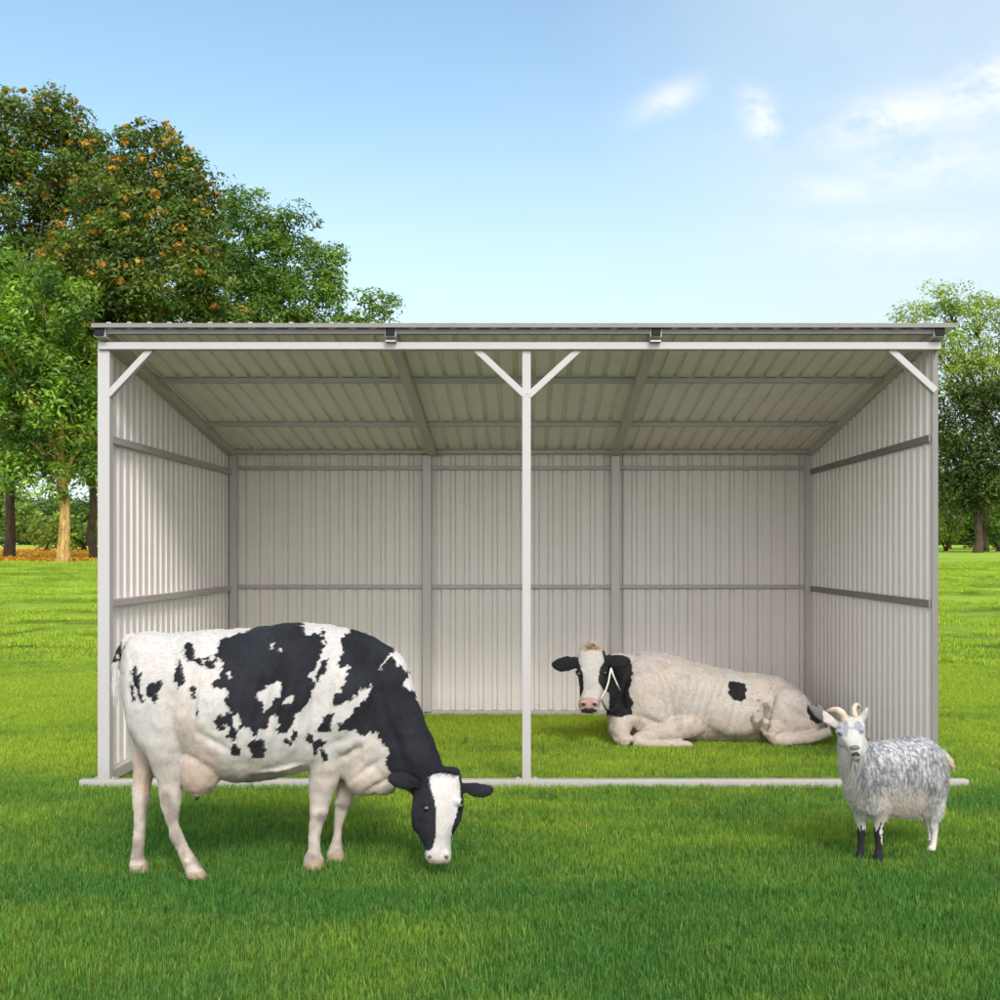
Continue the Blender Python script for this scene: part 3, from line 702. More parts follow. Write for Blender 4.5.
neck = in_poly(Xj, Yj, Z2([(250, 95), (330, 110), (392, 150), (402, 170), (370, 190), (355, 215), (340, 240), (372, 200), (392, 195), (420, 240), (440, 240), (450, 265), (430, 275), (430, 290), (460, 315), (475, 345), (520, 400), (580, 520), (600, 600), (460, 640), (420, 625), (375, 590), (360, 570), (375, 520), (365, 500), (345, 495), (340, 465), (310, 460), (280, 475), (270, 445), (230, 455), (200, 455), (205, 430), (240, 395), (260, 370), (300, 340), (320, 295), (270, 320), (230, 350), (185, 368), (190, 340), (215, 290), (245, 225), (210, 240), (200, 225), (215, 180), (212, 140)]))
blk |= neck
for L_ in ([(122, 460), (150, 410), (185, 382), (192, 400), (175, 450), (150, 460), (130, 455)], [(115, 490), (140, 478), (165, 485), (160, 505), (130, 520), (125, 545), (115, 535)]): blk |= in_poly(Xj, Yj, Z2(L_))
for e in ((103, 487, 12, 16), (152, 538, 11, 16)): blk |= in_ell(Xj, Yj, E2(e))
hx = V[:, 0]; headm = (V[:, 1] < 6.2) & (((X > 405) & (Y > 765)) | ((X > 384) & (Y > 768) & (Y < 796) & (V[:, 1] < 5.985) & (V[:, 1] > 5.85)) )
headm &= ~((X < 408) & (Y > 794))
blz = in_poly(X + wob, Y + wob2, [(429.7, 777), (435, 773.5), (450, 774), (458, 776), (462, 787), (461, 800), (457, 812), (453.5, 822), (451, 832), (450.5, 845), (470, 850), (470, 900), (400, 900), (405, 851), (429, 850.5), (434, 847), (435.5, 836), (436.5, 815), (435.5, 802), (431, 789)]) & (V[:, 1] < 6.03)
blk = (blk & ~headm) | (headm & ~blz)
blk |= (X < 121.5) & (Y > 641) & (Y < 663) & (V[:, 0] < 0) & (wob > -.25)
n1 = nz(V, 5, 3); n2 = nz(V, 14, 4)
c = np.tile(np.array([.49, .465, .45]), (len(V), 1))
low = sstep(Y, 725, 790); c = lerpc(c, (.46, .38, .31), low * .55 * (X < 405))  # lower half darker beige: body shading painted in with a dirt tinge
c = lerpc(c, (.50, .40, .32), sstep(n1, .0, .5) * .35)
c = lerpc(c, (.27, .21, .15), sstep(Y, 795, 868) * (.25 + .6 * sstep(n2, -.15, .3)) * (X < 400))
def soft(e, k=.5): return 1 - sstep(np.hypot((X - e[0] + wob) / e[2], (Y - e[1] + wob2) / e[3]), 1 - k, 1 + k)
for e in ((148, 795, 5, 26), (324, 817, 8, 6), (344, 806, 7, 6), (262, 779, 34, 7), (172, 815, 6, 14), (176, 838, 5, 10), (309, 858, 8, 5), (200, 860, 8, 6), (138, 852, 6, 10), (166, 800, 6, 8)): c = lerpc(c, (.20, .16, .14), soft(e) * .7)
c = lerpc(c, (.34, .27, .21), soft((190, 740, 13, 16)) * .5); c = lerpc(c, (.42, .34, .27), soft((360, 785, 34, 16)) * .4)  # shade of the flank hollow painted in; brisket tinted tan
ud = soft((203, 774, 21, 27), .22) * (V[:, 1] < 6.3) * (X > 183)
c = lerpc(c, (.47, .34, .275), ud * (.8 + .25 * n1).clip(0, 1))
ith = in_ell(X, Y, (145, 760, 12, 36)) & (V[:, 1] > 6.0); c = lerpc(c, (.52, .36, .28), ith * .6)
c[blk] = np.array([.014, .015, .020]) * (1 + .5 * n1[blk][:, None].clip(-.6, 1))
c = lerpc(c, (.03, .022, .018), ((Y > 796) & (X > 190) & (X < 202) & (V[:, 1] < 5.96) & (V[:, 2] > .42) & (V[:, 2] < .52)).astype(float))
hoof = ((V[:, 2] < .055) & (X < 380)); c = lerpc(c, (.30, .22, .15), hoof.astype(float) * .8)
muz = (headm & (Y > 845) & (V[:, 1] < 6.02)); c = lerpc(c, (.46, .34, .30), muz * sstep(Y, 856, 863) * .7)
for e in ((430, 857, 2.2, 1.6), (446, 857, 2.2, 1.6)): c = lerpc(c, (.14, .09, .08), in_ell(X, Y, e) & (V[:, 1] < 5.93))
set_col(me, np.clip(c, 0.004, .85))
# skin wrinkles and ribs modelled into the surface
disp = nz(V, 4.5, 8) * .012 + nz(V * np.array([1.6, 1, .45]), 10, 9) * .005
side = sstep(-NN[:, 1], .15, .7)                # anatomy on the flank: hollows, bones, folds
def bump(px_, py_, rx, ry, amp, rot=0.):
    ca, sa = math.cos(rot), math.sin(rot); u_, v_ = X - px_, Y - py_
    return amp * np.exp(-((u_ * ca + v_ * sa) / rx)**2 - ((-u_ * sa + v_ * ca) / ry)**2)
rel = bump(207, 668, 15, 20, -.030) + bump(190, 645, 9, 8, .022) + bump(134, 648, 7, 7, .015) + bump(160, 655, 18, 12, -.014) + bump(193, 708, 4, 34, -.020, .12) + bump(182, 712, 7, 34, .012, .12)
rel += bump(314, 712, 6, 42, -.020, .1) + bump(374, 700, 6, 42, -.022, .25) + bump(345, 700, 12, 36, .014, .1) + bump(338, 742, 13, 5, -.014, -.4) + bump(352, 752, 16, 3.5, -.016, -.5) + bump(366, 770, 16, 3, -.014, -.6) + bump(376, 786, 14, 2.6, -.012, -.5) + bump(330, 722, 10, 12, .012)
rel += bump(396, 742, 5, 40, -.014, -.35) + bump(172, 760, 5, 26, -.012, .1) + bump(213, 742, 22, 4, -.014, .5)
rib = np.sin((X + (Y - 700) * .22) * 2 * math.pi / 12.5) * np.exp(-((X - 268) / 36)**4 - ((Y - 715) / 42)**4) * .0042
disp = disp + (rel + rib) * side
disp += nz(V * np.array([1, 1, .6]), 30, 12, 2) * .0012
V2 = V + NN * disp[:, None]; me.vertices.foreach_set('co', V2.astype(np.float32).ravel()); me.update()
cow = thing('cow', 'black and white cow standing in front of the shed with its head lowered, grazing', 'cow', (P(300, 870, 6.1).x, 6.1, 0), 'black and white cows')
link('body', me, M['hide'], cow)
def eyeball(p, r, root): Geo().ell(p, (r, r, r), n=12).put('eye', M['eye'], root, True)
eyeball(P(426.5, 808.5, 5.912), .021, cow); eyeball(P(460.5, 806, 5.945), .019, cow)

def hair_obj(name, roots, dirs, lens, cols, wid, mat, parent, seg=3, grav=.5, seed=0):
    rs_ = np.random.default_rng(seed); n_ = len(roots)
    side = np.cross(dirs, rs_.normal(0, 1, (n_, 3))); side /= np.linalg.norm(side, axis=1)[:, None] + 1e-9
    V_ = np.empty((n_, 2 * seg + 1, 3)); p_ = roots.copy(); d_ = dirs.copy()
    for s_ in range(seg + 1):
        w_ = wid * (1 - s_ / seg) / 2
        if s_ < seg:
            V_[:, 2*s_] = p_ - side * w_; V_[:, 2*s_+1] = p_ + side * w_
        else: V_[:, 2*s_] = p_
        p_ = p_ + d_ * (lens / seg)[:, None]; d_ = d_ + np.array([0, 0, -grav / seg]); d_ /= np.linalg.norm(d_, axis=1)[:, None]
    i_ = np.arange(n_)[:, None] * (2*seg + 1)
    fq = [i_ + np.array([[2*s_, 2*s_+1, 2*s_+3, 2*s_+2]]) for s_ in range(seg - 1)]
    ft = i_ + np.array([[2*seg-2, 2*seg-1, 2*seg]])
    return link(name, mesh_np(name, V_.reshape(-1, 3), [np.concatenate(fq), ft], np.repeat(cols[:, None], 2*seg+1, 1).reshape(-1, 3)), mat, parent)
def short_coat(me_, C_, flow_of, n_, lmin, lmax, wid, parent, seed, flat=(.10, .35)):
    V_ = co_of(me_); N_ = no_of(me_); rs_ = np.random.default_rng(seed)
    q_ = np.array([p.vertices[:3] for p in me_.polygons]); ar_ = np.linalg.norm(np.cross(V_[q_[:, 1]] - V_[q_[:, 0]], V_[q_[:, 2]] - V_[q_[:, 0]]), axis=1)
    ce = V_[q_].mean(1); nf = N_[q_].mean(1); ar_ = ar_ * np.where(nf[:, 1] > .45, .15, 1.)     # the far side needs fewer hairs
    pk = rs_.choice(len(q_), n_, p=ar_ / ar_.sum()); b_ = rs_.dirichlet((1, 1, 1), n_)
    ro = (V_[q_[pk]] * b_[:, :, None]).sum(1); nn_ = nf[pk]; fl_ = flow_of(ro)
    fl_ = fl_ - nn_ * (fl_ * nn_).sum(1)[:, None]; fl_ /= np.linalg.norm(fl_, axis=1)[:, None] + 1e-6
    d_ = fl_ + nn_ * rs_.uniform(flat[0], flat[1], (n_, 1)) + rs_.normal(0, .16, (n_, 3)); d_ /= np.linalg.norm(d_, axis=1)[:, None]
    cc_ = C_[q_[pk][:, 0]] * rs_.uniform(.72, 1.2, (n_, 1))
    o_ = hair_obj('coat', ro - nn_ * .001, d_, rs_.uniform(lmin, lmax, n_), np.clip(cc_, .004, .85), wid, M['strand'], parent, 2, .15, seed); o_['kind'] = 'stuff'
def cow_flow(r_):
    f_ = np.tile(np.array([-.8, .1, -.6]), (len(r_), 1)); f_[r_[:, 2] < .55] = [-.05, 0, -1]; f_ += np.stack([nz(r_, 5, 40, 2)] * 3, 1) * [.6, .2, .5]; return f_
short_coat(me, np.clip(c, .004, .85), cow_flow, 170000, .009, .018, .0016, cow, 51)
# tail switch
rs = np.random.default_rng(31); n = 1500
t_ = rs.uniform(0, 1, n); a0 = np.array(P(115.9, 664, 5.98)); a1 = np.array(P(116, 686, 5.98))
roots = a0 + (a1 - a0) * t_[:, None] + rs.normal(0, .007, (n, 3)); dr = np.array([.10, 0, -1]) + rs.normal(0, .10, (n, 3)); dr /= np.linalg.norm(dr, axis=1)[:, None]
hair_obj('tail_tuft', roots, dr, rs.uniform(.07, .15, n), np.array([[.72, .69, .66]]) * rs.uniform(.6, 1.1, (n, 1)), .004, M['strand'], cow, 3, .2)
# poll tuft of black hair
n = 500; roots = np.stack([PX(rs.uniform(424, 458, n), 6.03), rs.uniform(5.99, 6.09, n), np.array([P(440, 772, 6.04).z] * n)], 1)
dr = np.array([.0, -.5, .25]) + rs.normal(0, .45, (n, 3)); dr /= np.linalg.norm(dr, axis=1)[:, None]
hair_obj('hair', roots, dr, rs.uniform(.03, .055, n), np.array([[.016, .016, .02]]) * rs.uniform(.6, 1.6, (n, 1)), .004, M['strand'], cow, 3, 1.2)

# ---- resting cow -----------------------------------------------------
g2 = Geo(); DD = 10.35
g2.loft([vsec(px, tp, bt, hw, DD + do, 0, ex) for px, tp, bt, hw, do, ex in [
    (608, 700, 732, .10, -.1, 2), (612, 682, 738, .17, -.1, 2.1), (620, 667, 741, .25, -.06, 2.2), (631, 655, 742, .31, -.02, 2.3), (645, 651.5, 742, .35, 0, 2.4), (660, 652, 742, .38, 0, 2.4), (680, 657, 742, .40, 0, 2.3),
    (700, 664, 742, .41, 0, 2.3), (722, 669, 742, .40, 0, 2.3), (745, 672.5, 742, .38, 0, 2.3), (765, 675, 742, .35, 0, 2.3), (780, 677.5, 742, .33, 0, 2.3), (790, 683, 742, .30, 0, 2.2), (801, 692, 741, .26, 0, 2.2), (812, 704, 740, .20, 0, 2.1), (822, 715, 739, .13, 0, 2)]], 44)
g2.loft([(P(636, 692, 10.3), Vector((.30, .12, 0)), Vector((0, 0, .36))), (P(624, 688, 10.18), Vector((.22, .14, 0)), Vector((0, 0, .33))), (P(616, 683, 10.06), Vector((.17, .12, 0)), Vector((0, 0, .29))),
         (P(607, 678, 9.96), Vector((.14, .10, 0)), Vector((0, 0, .22))), (P(598, 673, 9.9), Vector((.11, .08, 0)), Vector((0, 0, .16)))], 32)
g2.loft([hsec(641.5, 588, 595, .03, 9.97), hsec(645, 583.5, 600, .07, 9.96), hsec(652, 578.5, 604.5, .11, 9.94), hsec(661, 577, 606.5, .135, 9.92), hsec(671, 577.5, 607.5, .145, 9.9), hsec(680, 579, 607, .14, 9.87), hsec(689, 580, 604.5, .115, 9.84),
         hsec(697, 580, 601, .095, 9.8), hsec(704, 578.5, 600, .088, 9.78), hsec(709, 579, 599, .075, 9.77), hsec(713, 582, 596, .05, 9.77)], 32)
g2.ell(P(579, 672, 9.80), (.035, .035, .03)); g2.ell(P(604.5, 671, 9.80), (.035, .035, .03))
g2.ell(P(584, 703, 9.70), (.038, .03, .028)); g2.ell(P(595, 703, 9.70), (.038, .03, .028))
ear(g2, [(582, 662, 4, 0), (576, 662.5, 6, 0), (568, 663.5, 8, -.02), (559, 665, 7.2, -.03), (553.5, 664.5, 4, -.03), (551, 664, 1.8, -.03)], 9.9, .018)
ear(g2, [(603, 661, 4, 0), (609, 661, 6, 0), (617, 661.5, 7.6, -.02), (624, 661.5, 6.6, -.03), (629, 661, 4, -.03), (631, 660.5, 2, -.03)], 9.88, .018)
def limb2(pts): limb(g2, pts, 22)
limb2([(715, 712, 8, .05, 10.2), (703, 719, 13, .09, 10.06), (690, 725, 12.5, .09, 10.0), (670, 731, 10.5, .08, 9.95), (652, 735, 8, .06, 9.93), (639, 738.5, 6.5, .05, 9.92), (633, 742, 5.5, .045, 9.92)])
limb2([(634, 741, 5.8, .05, 9.9), (648, 743.5, 5, .042, 9.9), (668, 744.5, 4.2, .036, 9.9), (680, 745, 4.8, .04, 9.9), (688, 745.5, 4.6, .04, 9.9), (692, 746, 2.5, .02, 9.9)])
limb2([(624, 706, 8, .08, 10.1), (622, 716, 12, .11, 10.02), (621, 728, 11.5, .10, 9.98), (622, 737, 9, .08, 9.95), (628, 743, 6, .05, 9.93)])
g2.ell(P(785, 716, 10.06), (.27, .15, .27), .2); g2.ell(P(800, 722, 10.05), (.2, .13, .17), .5)
limb2([(779, 712, 8, .05, 10.1), (775, 722, 13, .09, 9.99), (769, 733, 8.5, .07, 9.95), (775, 739.5, 6, .05, 9.93), (792, 740, 5.6, .045, 9.92), (810, 737.5, 5.2, .04, 9.92), (822, 734, 5.4, .04, 9.92), (831, 731, 5.2, .045, 9.92)])
g2.ell(P(650, 705, 10.02), (.24, .10, .34), -.3); g2.ell(P(735, 715, 10.0), (.35, .1, .2), .1)
g2.tube([P(818, 706, 10.25), P(826, 716, 10.18), P(829, 727, 10.1), P(829, 737, 10.05)], [.03, .022, .018, .016], 10)
me = remeshed(g2, 'cow_body_resting', .0105, 9)
V = co_of(me); NN = no_of(me); V[:, 2] = np.maximum(V[:, 2], -.02); X, Y = to_px(V)
wob = nz(V, 16, 1); wob2 = nz(V, 16, 2); Xj, Yj = X + wob * 2, Y + wob2 * 2
Z3 = lambda L_: [(530 + u / 3.125, 620 + v / 3.125) for u, v in L_]
E3 = lambda e: (530 + e[0] / 3.125, 620 + e[1] / 3.125, e[2] / 3.125, e[3] / 3.125)
c = np.tile(np.array([.44, .395, .365]), (len(V), 1)); n1 = nz(V, 4, 3); n2 = nz(V, 12, 4)
c = lerpc(c, (.50, .40, .32), sstep(n1, -.1, .5) * .45); c = lerpc(c, (.44, .34, .26), sstep(Y, 705, 742) * (.35 + .4 * sstep(n2, -.1, .4)))
head = (V[:, 1] < 10.0) & (X < 609) & (Y < 716) | (V[:, 1] < 9.93) & (Y < 672)
blk = in_poly(Xj, Yj, Z3([(618, 195), (650, 188), (676, 200), (675, 245), (662, 256), (640, 245), (620, 232)]))
blk |= in_poly(Xj, Yj, Z3([(866, 264), (915, 288), (918, 318), (890, 325), (875, 312)]))
blk |= in_poly(Xj, Yj, Z3([(225, 100), (316, 125), (318, 190), (305, 220), (322, 262), (316, 296), (268, 304), (240, 292), (225, 200)])) & ~head
dirt = in_ell(Xj, Yj, E3((722, 305, 34, 55))); c = lerpc(c, (.12, .09, .06), dirt * (sstep(n2, -.3, .2)) * .75)
ring = np.abs(np.hypot((X - 683.5) / 8.5, (Y - 688) / 11.5) - 1) < .16; c = lerpc(c, (.30, .25, .21), (ring & (n2 > .0)) * .35)
for e in ((745, 320, 10, 55), (410, 145, 25, 18), (480, 300, 30, 60)): c = lerpc(c, (.32, .25, .19), in_ell(Xj, Yj, E3(e)) * .35 * (n2 > -.1))
hb = in_poly(X, Y, Z3([(60, 80), (148, 105), (152, 132), (166, 168), (168, 215), (160, 236), (140, 240), (120, 180), (60, 180)])) | in_poly(X, Y, Z3([(225, 95), (330, 110), (330, 170), (262, 160), (250, 230), (228, 218), (212, 192), (218, 150), (232, 130)]))
c[head] = np.array([.46, .43, .405]) * (1 + .12 * n1[head][:, None])
blk = (blk & ~head) | (head & hb)
c[blk] = np.array([.015, .014, .016]) * (1 + .4 * n1[blk][:, None].clip(-.6, 1))
c = lerpc(c, (.40, .31, .19), (head & (Y < 650)) * (.6 + .3 * n2).clip(0, 1))
c = lerpc(c, (.42, .26, .225), head & in_ell(X, Y, (588.5, 703, 11, 5.8)) & (V[:, 1] < 9.8))
c = lerpc(c, (.03, .02, .018), head & ((in_ell(X, Y, (588.5, 710.5, 8, 2.6))) | in_ell(X, Y, (583.5, 704, 2.1, 1.6)) | in_ell(X, Y, (594.5, 704, 2.1, 1.6))) & (V[:, 1] < 9.82))
set_col(me, np.clip(c, .004, .85))
disp = nz(V, 5, 8) * .012 + nz(V * np.array([1.5, 1, .5]), 9, 9) * .005; disp[head] *= .25
side = sstep(-NN[:, 1], .1, .6)
def bump(px_, py_, rx, ry, amp, rot=0.):
    ca, sa = math.cos(rot), math.sin(rot); u_, v_ = X - px_, Y - py_
    return amp * np.exp(-((u_ * ca + v_ * sa) / rx)**2 - ((-u_ * sa + v_ * ca) / ry)**2)
disp = disp + side * ~head * (bump(770, 708, 3.5, 24, -.05, .2) + bump(750, 692, 16, 12, -.03) + bump(668, 700, 4, 26, -.025, -.25) + bump(655, 722, 18, 3, -.02, .35) + bump(690, 690, 26, 26, .015) + bump(766, 679, 6, 5, .02) + bump(800, 715, 14, 3, -.015, .6)
    + np.sin((X + (Y - 700) * .3) * 2 * math.pi / 8.5) * np.exp(-((X - 712) / 24)**4 - ((Y - 705) / 22)**4) * .006)
V2 = V + NN * disp[:, None]; me.vertices.foreach_set('co', V2.astype(np.float32).ravel()); me.update()
cow2 = thing('cow', 'off-white cow with black ears and one black flank spot, lying inside the shed', 'cow', (P(700, 740, DD).x, DD, 0), 'black and white cows')
link('body', me, M['hide'], cow2)
eyeball(P(578.8, 674, 9.775), .021, cow2); eyeball(P(604.8, 673, 9.775), .021, cow2)
hl = Geo(); hl.tube([P(611, 668, 9.76), P(613.5, 676, 9.74), P(617, 684, 9.78), P(620, 690, 9.84)], [.008] * 4, 8); hl.tube([P(611, 668, 9.76), P(608.5, 682, 9.74), P(606, 690, 9.72), P(600.5, 699, 9.68)], [.008] * 4, 8)
hl.put('halter', M['rope'], cow2, True)
n = 900; ph = rs.uniform(0, 6.28, n); qx = rs.normal(0, .42, n).clip(-1, 1); roots = np.stack([P(591.5, 645, 9.92).x + qx * .075, rs.uniform(9.85, 9.97, n), P(590, 646, 9.94).z + .02 - .045 * qx**2 + rs.uniform(-.04, .0, n)], 1)
dr = np.array([.0, -.4, .4]) + rs.normal(0, .5, (n, 3)); dr /= np.linalg.norm(dr, axis=1)[:, None]
hair_obj('hair', roots, dr, rs.uniform(.025, .05, n), np.array([[.36, .28, .18]]) * rs.uniform(.6, 1.3, (n, 1)), .005, M['strand'], cow2, 3, 1.0)

short_coat(me, np.clip(c, .004, .85), lambda r_: np.tile(np.array([.8, .1, -.5]), (len(r_), 1)) + np.stack([nz(r_, 4, 41, 2)] * 3, 1) * [.6, .2, .5], 90000, .014, .026, .0030, cow2, 52)
# ---- goat -------------------------------------------------------------
g3 = Geo(); yw = math.atan2(.33, .51)
def gsec(px, tp, bt, hw, D, ex=2.1):
    a, b_ = P(px, tp, D), P(px, bt, D); return ((a + b_) / 2, Vector((-math.sin(yw) * hw, math.cos(yw) * hw, 0)), (a - b_) / 2, ex)
g3.loft([gsec(855, 760, 803, .07, 6.19), gsec(859, 749, 812, .115, 6.21), gsec(866, 743, 815, .14, 6.25), (gsec(875, 741, 815, .15, 6.29)), gsec(888, 740, 815, .165, 6.34), gsec(901, 738.5, 816, .175, 6.39), gsec(914, 736, 817, .175, 6.44),
         gsec(922, 736.5, 815, .16, 6.47), gsec(929, 740, 810, .135, 6.495), gsec(934, 746, 801, .10, 6.51), gsec(937, 755, 789, .06, 6.52)], 36)
g3.loft([(P(868, 782, 6.24), Vector((.15, 0, 0)), Vector((0, .12, .16))), (P(862, 770, 6.19), Vector((.125, 0, .02)), Vector((0, .13, .09))), (P(857, 757, 6.15), Vector((.105, 0, .02)), Vector((0, .11, .06))), (P(853, 745, 6.12), Vector((.088, 0, .01)), Vector((0, .09, .03))), (P(851, 733, 6.11), Vector((.07, 0, 0)), Vector((0, .07, 0)))], 28)
g3.loft([hsec(715.5, 847, 858, .03, 6.12), hsec(719, 842, 862, .055, 6.11), hsec(725, 838, 864, .075, 6.10), hsec(732, 836.5, 864, .082, 6.09), hsec(739, 839, 863.5, .078, 6.07), hsec(745, 844, 862.8, .066, 6.045), hsec(750, 847.5, 862.5, .055, 6.03),
         hsec(755, 849.5, 861.8, .046, 6.02), hsec(759, 852, 860, .03, 6.02)], 28)
g3.ell(P(839.5, 732, 6.03), (.02, .02, .017)); g3.ell(P(861, 731, 6.03), (.02, .02, .017)); g3.ell(P(855, 747.5, 5.985), (.028, .018, .018)); g3.ell(P(844, 741, 6.08), (.035, .05, .04))
# ears: left sticks out sideways, right stands up
ear(g3, [(840, 728, 3, .02), (834, 723, 4.6, .02), (826, 718, 5.8, .01), (818, 713, 5.6, 0), (811.5, 708, 3, 0), (808.5, 705.5, 1.2, 0)], 6.1, .008)
ear(g3, [(859, 726, 2.5, .02), (861, 721, 4, .02), (864, 715, 4.2, .01), (866.3, 710, 2.4, 0), (867.3, 707, 1, 0)], 6.1, .008)
limb(g3, [(864, 790, 11, .08, 6.25), (862.5, 803, 8.5, .06, 6.26), (861.5, 815, 6, .042, 6.27), (861.3, 824, 4.6, .03, 6.27), (861.3, 832, 4.3, .027, 6.27), (861.2, 841, 3.1, .019, 6.27), (860.8, 849, 3.3, .02, 6.27), (860, 855, 4.2, .026, 6.27), (859.3, 861, 4.9, .03, 6.27)])
limb(g3, [(883, 788, 13, .07, 6.2), (881, 802, 10.5, .06, 6.21), (879.5, 814, 7, .044, 6.22), (878.6, 824, 4.8, .031, 6.23), (878.6, 832, 4.5, .029, 6.23), (878.8, 841, 3.4, .02, 6.23), (878.8, 849, 3.6, .021, 6.23), (878.3, 855, 4.6, .027, 6.23), (878, 862.5, 5.3, .032, 6.23)])
limb(g3, [(928, 780, 13, .06, 6.45), (931, 793, 12, .06, 6.42), (934, 805, 10, .055, 6.41), (934.5, 814, 6.8, .04, 6.41), (933.5, 822, 4.6, .028, 6.41), (934, 829, 4.1, .025, 6.41), (934, 838, 3, .018, 6.41), (933, 845, 3.2, .02, 6.41), (931, 850, 4.4, .026, 6.41), (929.5, 854.5, 5.3, .03, 6.41)])
limb(g3, [(930, 790, 12, .07, 6.62), (929, 805, 9, .05, 6.62), (928, 815, 6, .035, 6.62), (929, 824, 4.2, .025, 6.62), (931, 832, 3.2, .02, 6.62), (931, 839, 3.2, .02, 6.62), (929.5, 845, 4.6, .028, 6.62)])
g3.ell(P(877, 780, 6.17), (.10, .06, .16), -.1); g3.ell(P(929, 778, 6.44), (.11, .07, .14), .1)
g3.ell(P(903, 803, 6.41), (.16, .11, .06), .0)
g3.loft([(P(938, 750, 6.50), Vector((.03, 0, .01)), Vector((0, .03, 0))), (P(949, 760, 6.5), Vector((.02, 0, .01)), Vector((0, .022, 0))), (P(953, 768, 6.49), Vector((.014, 0, .006)), Vector((0, .015, 0)))], 14)
me = remeshed(g3, 'goat_body', .006, 6)
V = co_of(me); NN = no_of(me); X, Y = to_px(V); n1 = nz(V, 8, 3); n2 = nz(V, 26, 4); n3 = nz(V * np.array([1, 1, .4]), 40, 5)
headm = (Y < 760) & (X < 866) & (V[:, 1] < 6.16)
c = np.tile(np.array([.235, .24, .255]), (len(V), 1))
n4 = nz(V * np.array([.8, .8, .28]), 75, 15, 3); c = lerpc(c, (.50, .49, .48), sstep(n1 * .30 + n3 * .5 + n4 * .9, -.25, .5) * .85); c = lerpc(c, (.09, .095, .11), sstep(n4 * -.9 + n3 * .4 - n1 * .5, .05, .5) * .6)
c = lerpc(c, (.50, .41, .33), sstep(Y + n1 * 10 + n4 * 8, 778, 802) * sstep(X + n1 * 6, 870, 890) * sstep(-X + n1 * 8, -934, -920) * .75)
c = lerpc(c, (.50, .46, .41), sstep(Y + n1 * 8 + n4 * 8, 788, 812) * .5)
c = lerpc(c, (.46, .42, .37), sstep(-X + n1 * 5, -866, -856) * .85); c = lerpc(c, (.20, .20, .21), in_ell(X + n1 * 6, Y + n3 * 6, (862, 775, 5, 22)) * .5); c = lerpc(c, (.60, .57, .52), sstep(X + n1 * 10, 934, 948) * .45)  # neck a darker cream than the face: shade under the chin painted in
hf = np.where(headm | ((X < 868) & (Y < 762)), 1 - sstep(np.hypot((X - 851) / 17, (Y - 735) / 25) + n2 * .25 + n4 * .3, .85, 1.15), 0.) * (V[:, 1] < 6.17); hf = np.maximum(hf, ((Y < 731) & (X < 870) & (V[:, 1] < 6.2)).astype(float)); headm = hf > .35
c = lerpc(c, (.47, .455, .43), hf)
for e, k in (((840.5, 731, 4, 5), .55), ((861, 730, 3.5, 5), .6), ((846, 729, 3, 8), .75), ((858, 726, 4, 5), .75), ((852, 728, 5, 2), .5), ((855, 743, 4, 3), .25), ((839, 746, 3, 8), .3), ((839.4, 732.6, 2.6, 2.0), .8), ((861.3, 731.2, 2.4, 2.0), .8)): c = lerpc(c, (.22, .23, .27), headm * in_ell(X + n2, Y + n2, e) * k)
c = lerpc(c, (.16, .15, .16), headm & in_ell(X, Y, (855, 747.5, 5, 2.6)) & (V[:, 1] < 6.02)); c = lerpc(c, (.05, .04, .045), headm & in_ell(X, Y, (856, 754.5, 4.6, 2.6)) & (V[:, 1] < 6.02))
c = lerpc(c, (.10, .09, .10), ((X < 823) & (Y < 724)).astype(float) * .9); c = lerpc(c, (.68, .50, .45), in_ell(X, Y, (829, 720, 5, 2.5)) & (V[:, 1] < 6.11))
stock = (Y > 828 + n2 * 4 + n4 * 9) & (X < 895) & (V[:, 1] < 6.4); c[stock] = [.018, .017, .02]
for e in ((881, 832, 1.8, 2.4), (882, 840, 1, 5)): c = lerpc(c, (.5, .48, .44), in_ell(X + n2, Y, e) & (V[:, 1] < 6.3))
c = lerpc(c, (.74, .70, .66), sstep(Y + n4 * 8, 822, 838) * (X > 915) * .6); c = lerpc(c, (.05, .04, .04), ((X > 900) & (V[:, 2] < .035)).astype(float) * .9)
c = lerpc(c, (.50, .38, .2), ((X > 946) & (Y > 757) & (Y < 775) & (V[:, 0] > P(944, 760, 6.5).x)).astype(float) * .6)
c = np.clip(c, .004, .85); set_col(me, c)
goat = thing('goat', 'grey and white horned goat with black lower front legs standing right of the shed opening', 'goat', (P(890, 858, 6.35).x, 6.35, 0))
link('body', me, M['goat'], goat)
# coat strands grown from the skin
tri = np.array([p.vertices[:3] for p in me.polygons]); rs = np.random.default_rng(9)
ar = np.linalg.norm(np.cross(V[tri[:, 1]] - V[tri[:, 0]], V[tri[:, 2]] - V[tri[:, 0]]), axis=1); wgt = ar * 1.0
cen = V[tri].mean(1); cx, cy = to_px(cen)
hd = (cy < 760) & (cx < 868) & (cen[:, 1] < 6.16); lg = cy > 822
wgt[hd] *= .8; wgt[lg] *= .35; wgt[(cx < 836) & (cy < 726)] = 0
wgt /= wgt.sum(); n = 90000; pick = rs.choice(len(tri), n, p=wgt)
bw = rs.dirichlet((1, 1, 1), n); roots = (V[tri[pick]] * bw[:, :, None]).sum(1); nn = NN[tri[pick]].mean(1)
X_, Y_ = to_px(roots); hd = (Y_ < 760) & (X_ < 868) & (roots[:, 1] < 6.16); lg = Y_ > 820
flow = np.tile(np.array([.45, .25, -.8]), (n, 1)); flow[hd] = [0, .1, .5]; flow[(X_ < 866) & ~hd] = [.02, -.02, -1]; flow[lg] = [0, 0, -1]
d = nn * rs.uniform(.12, .38, (n, 1)) + flow * .8 + rs.normal(0, .22, (n, 3)) + np.stack([nz(roots * 1., 12, 6)] * 3, 1) * [.5, .2, .1]
d /= np.linalg.norm(d, axis=1)[:, None]
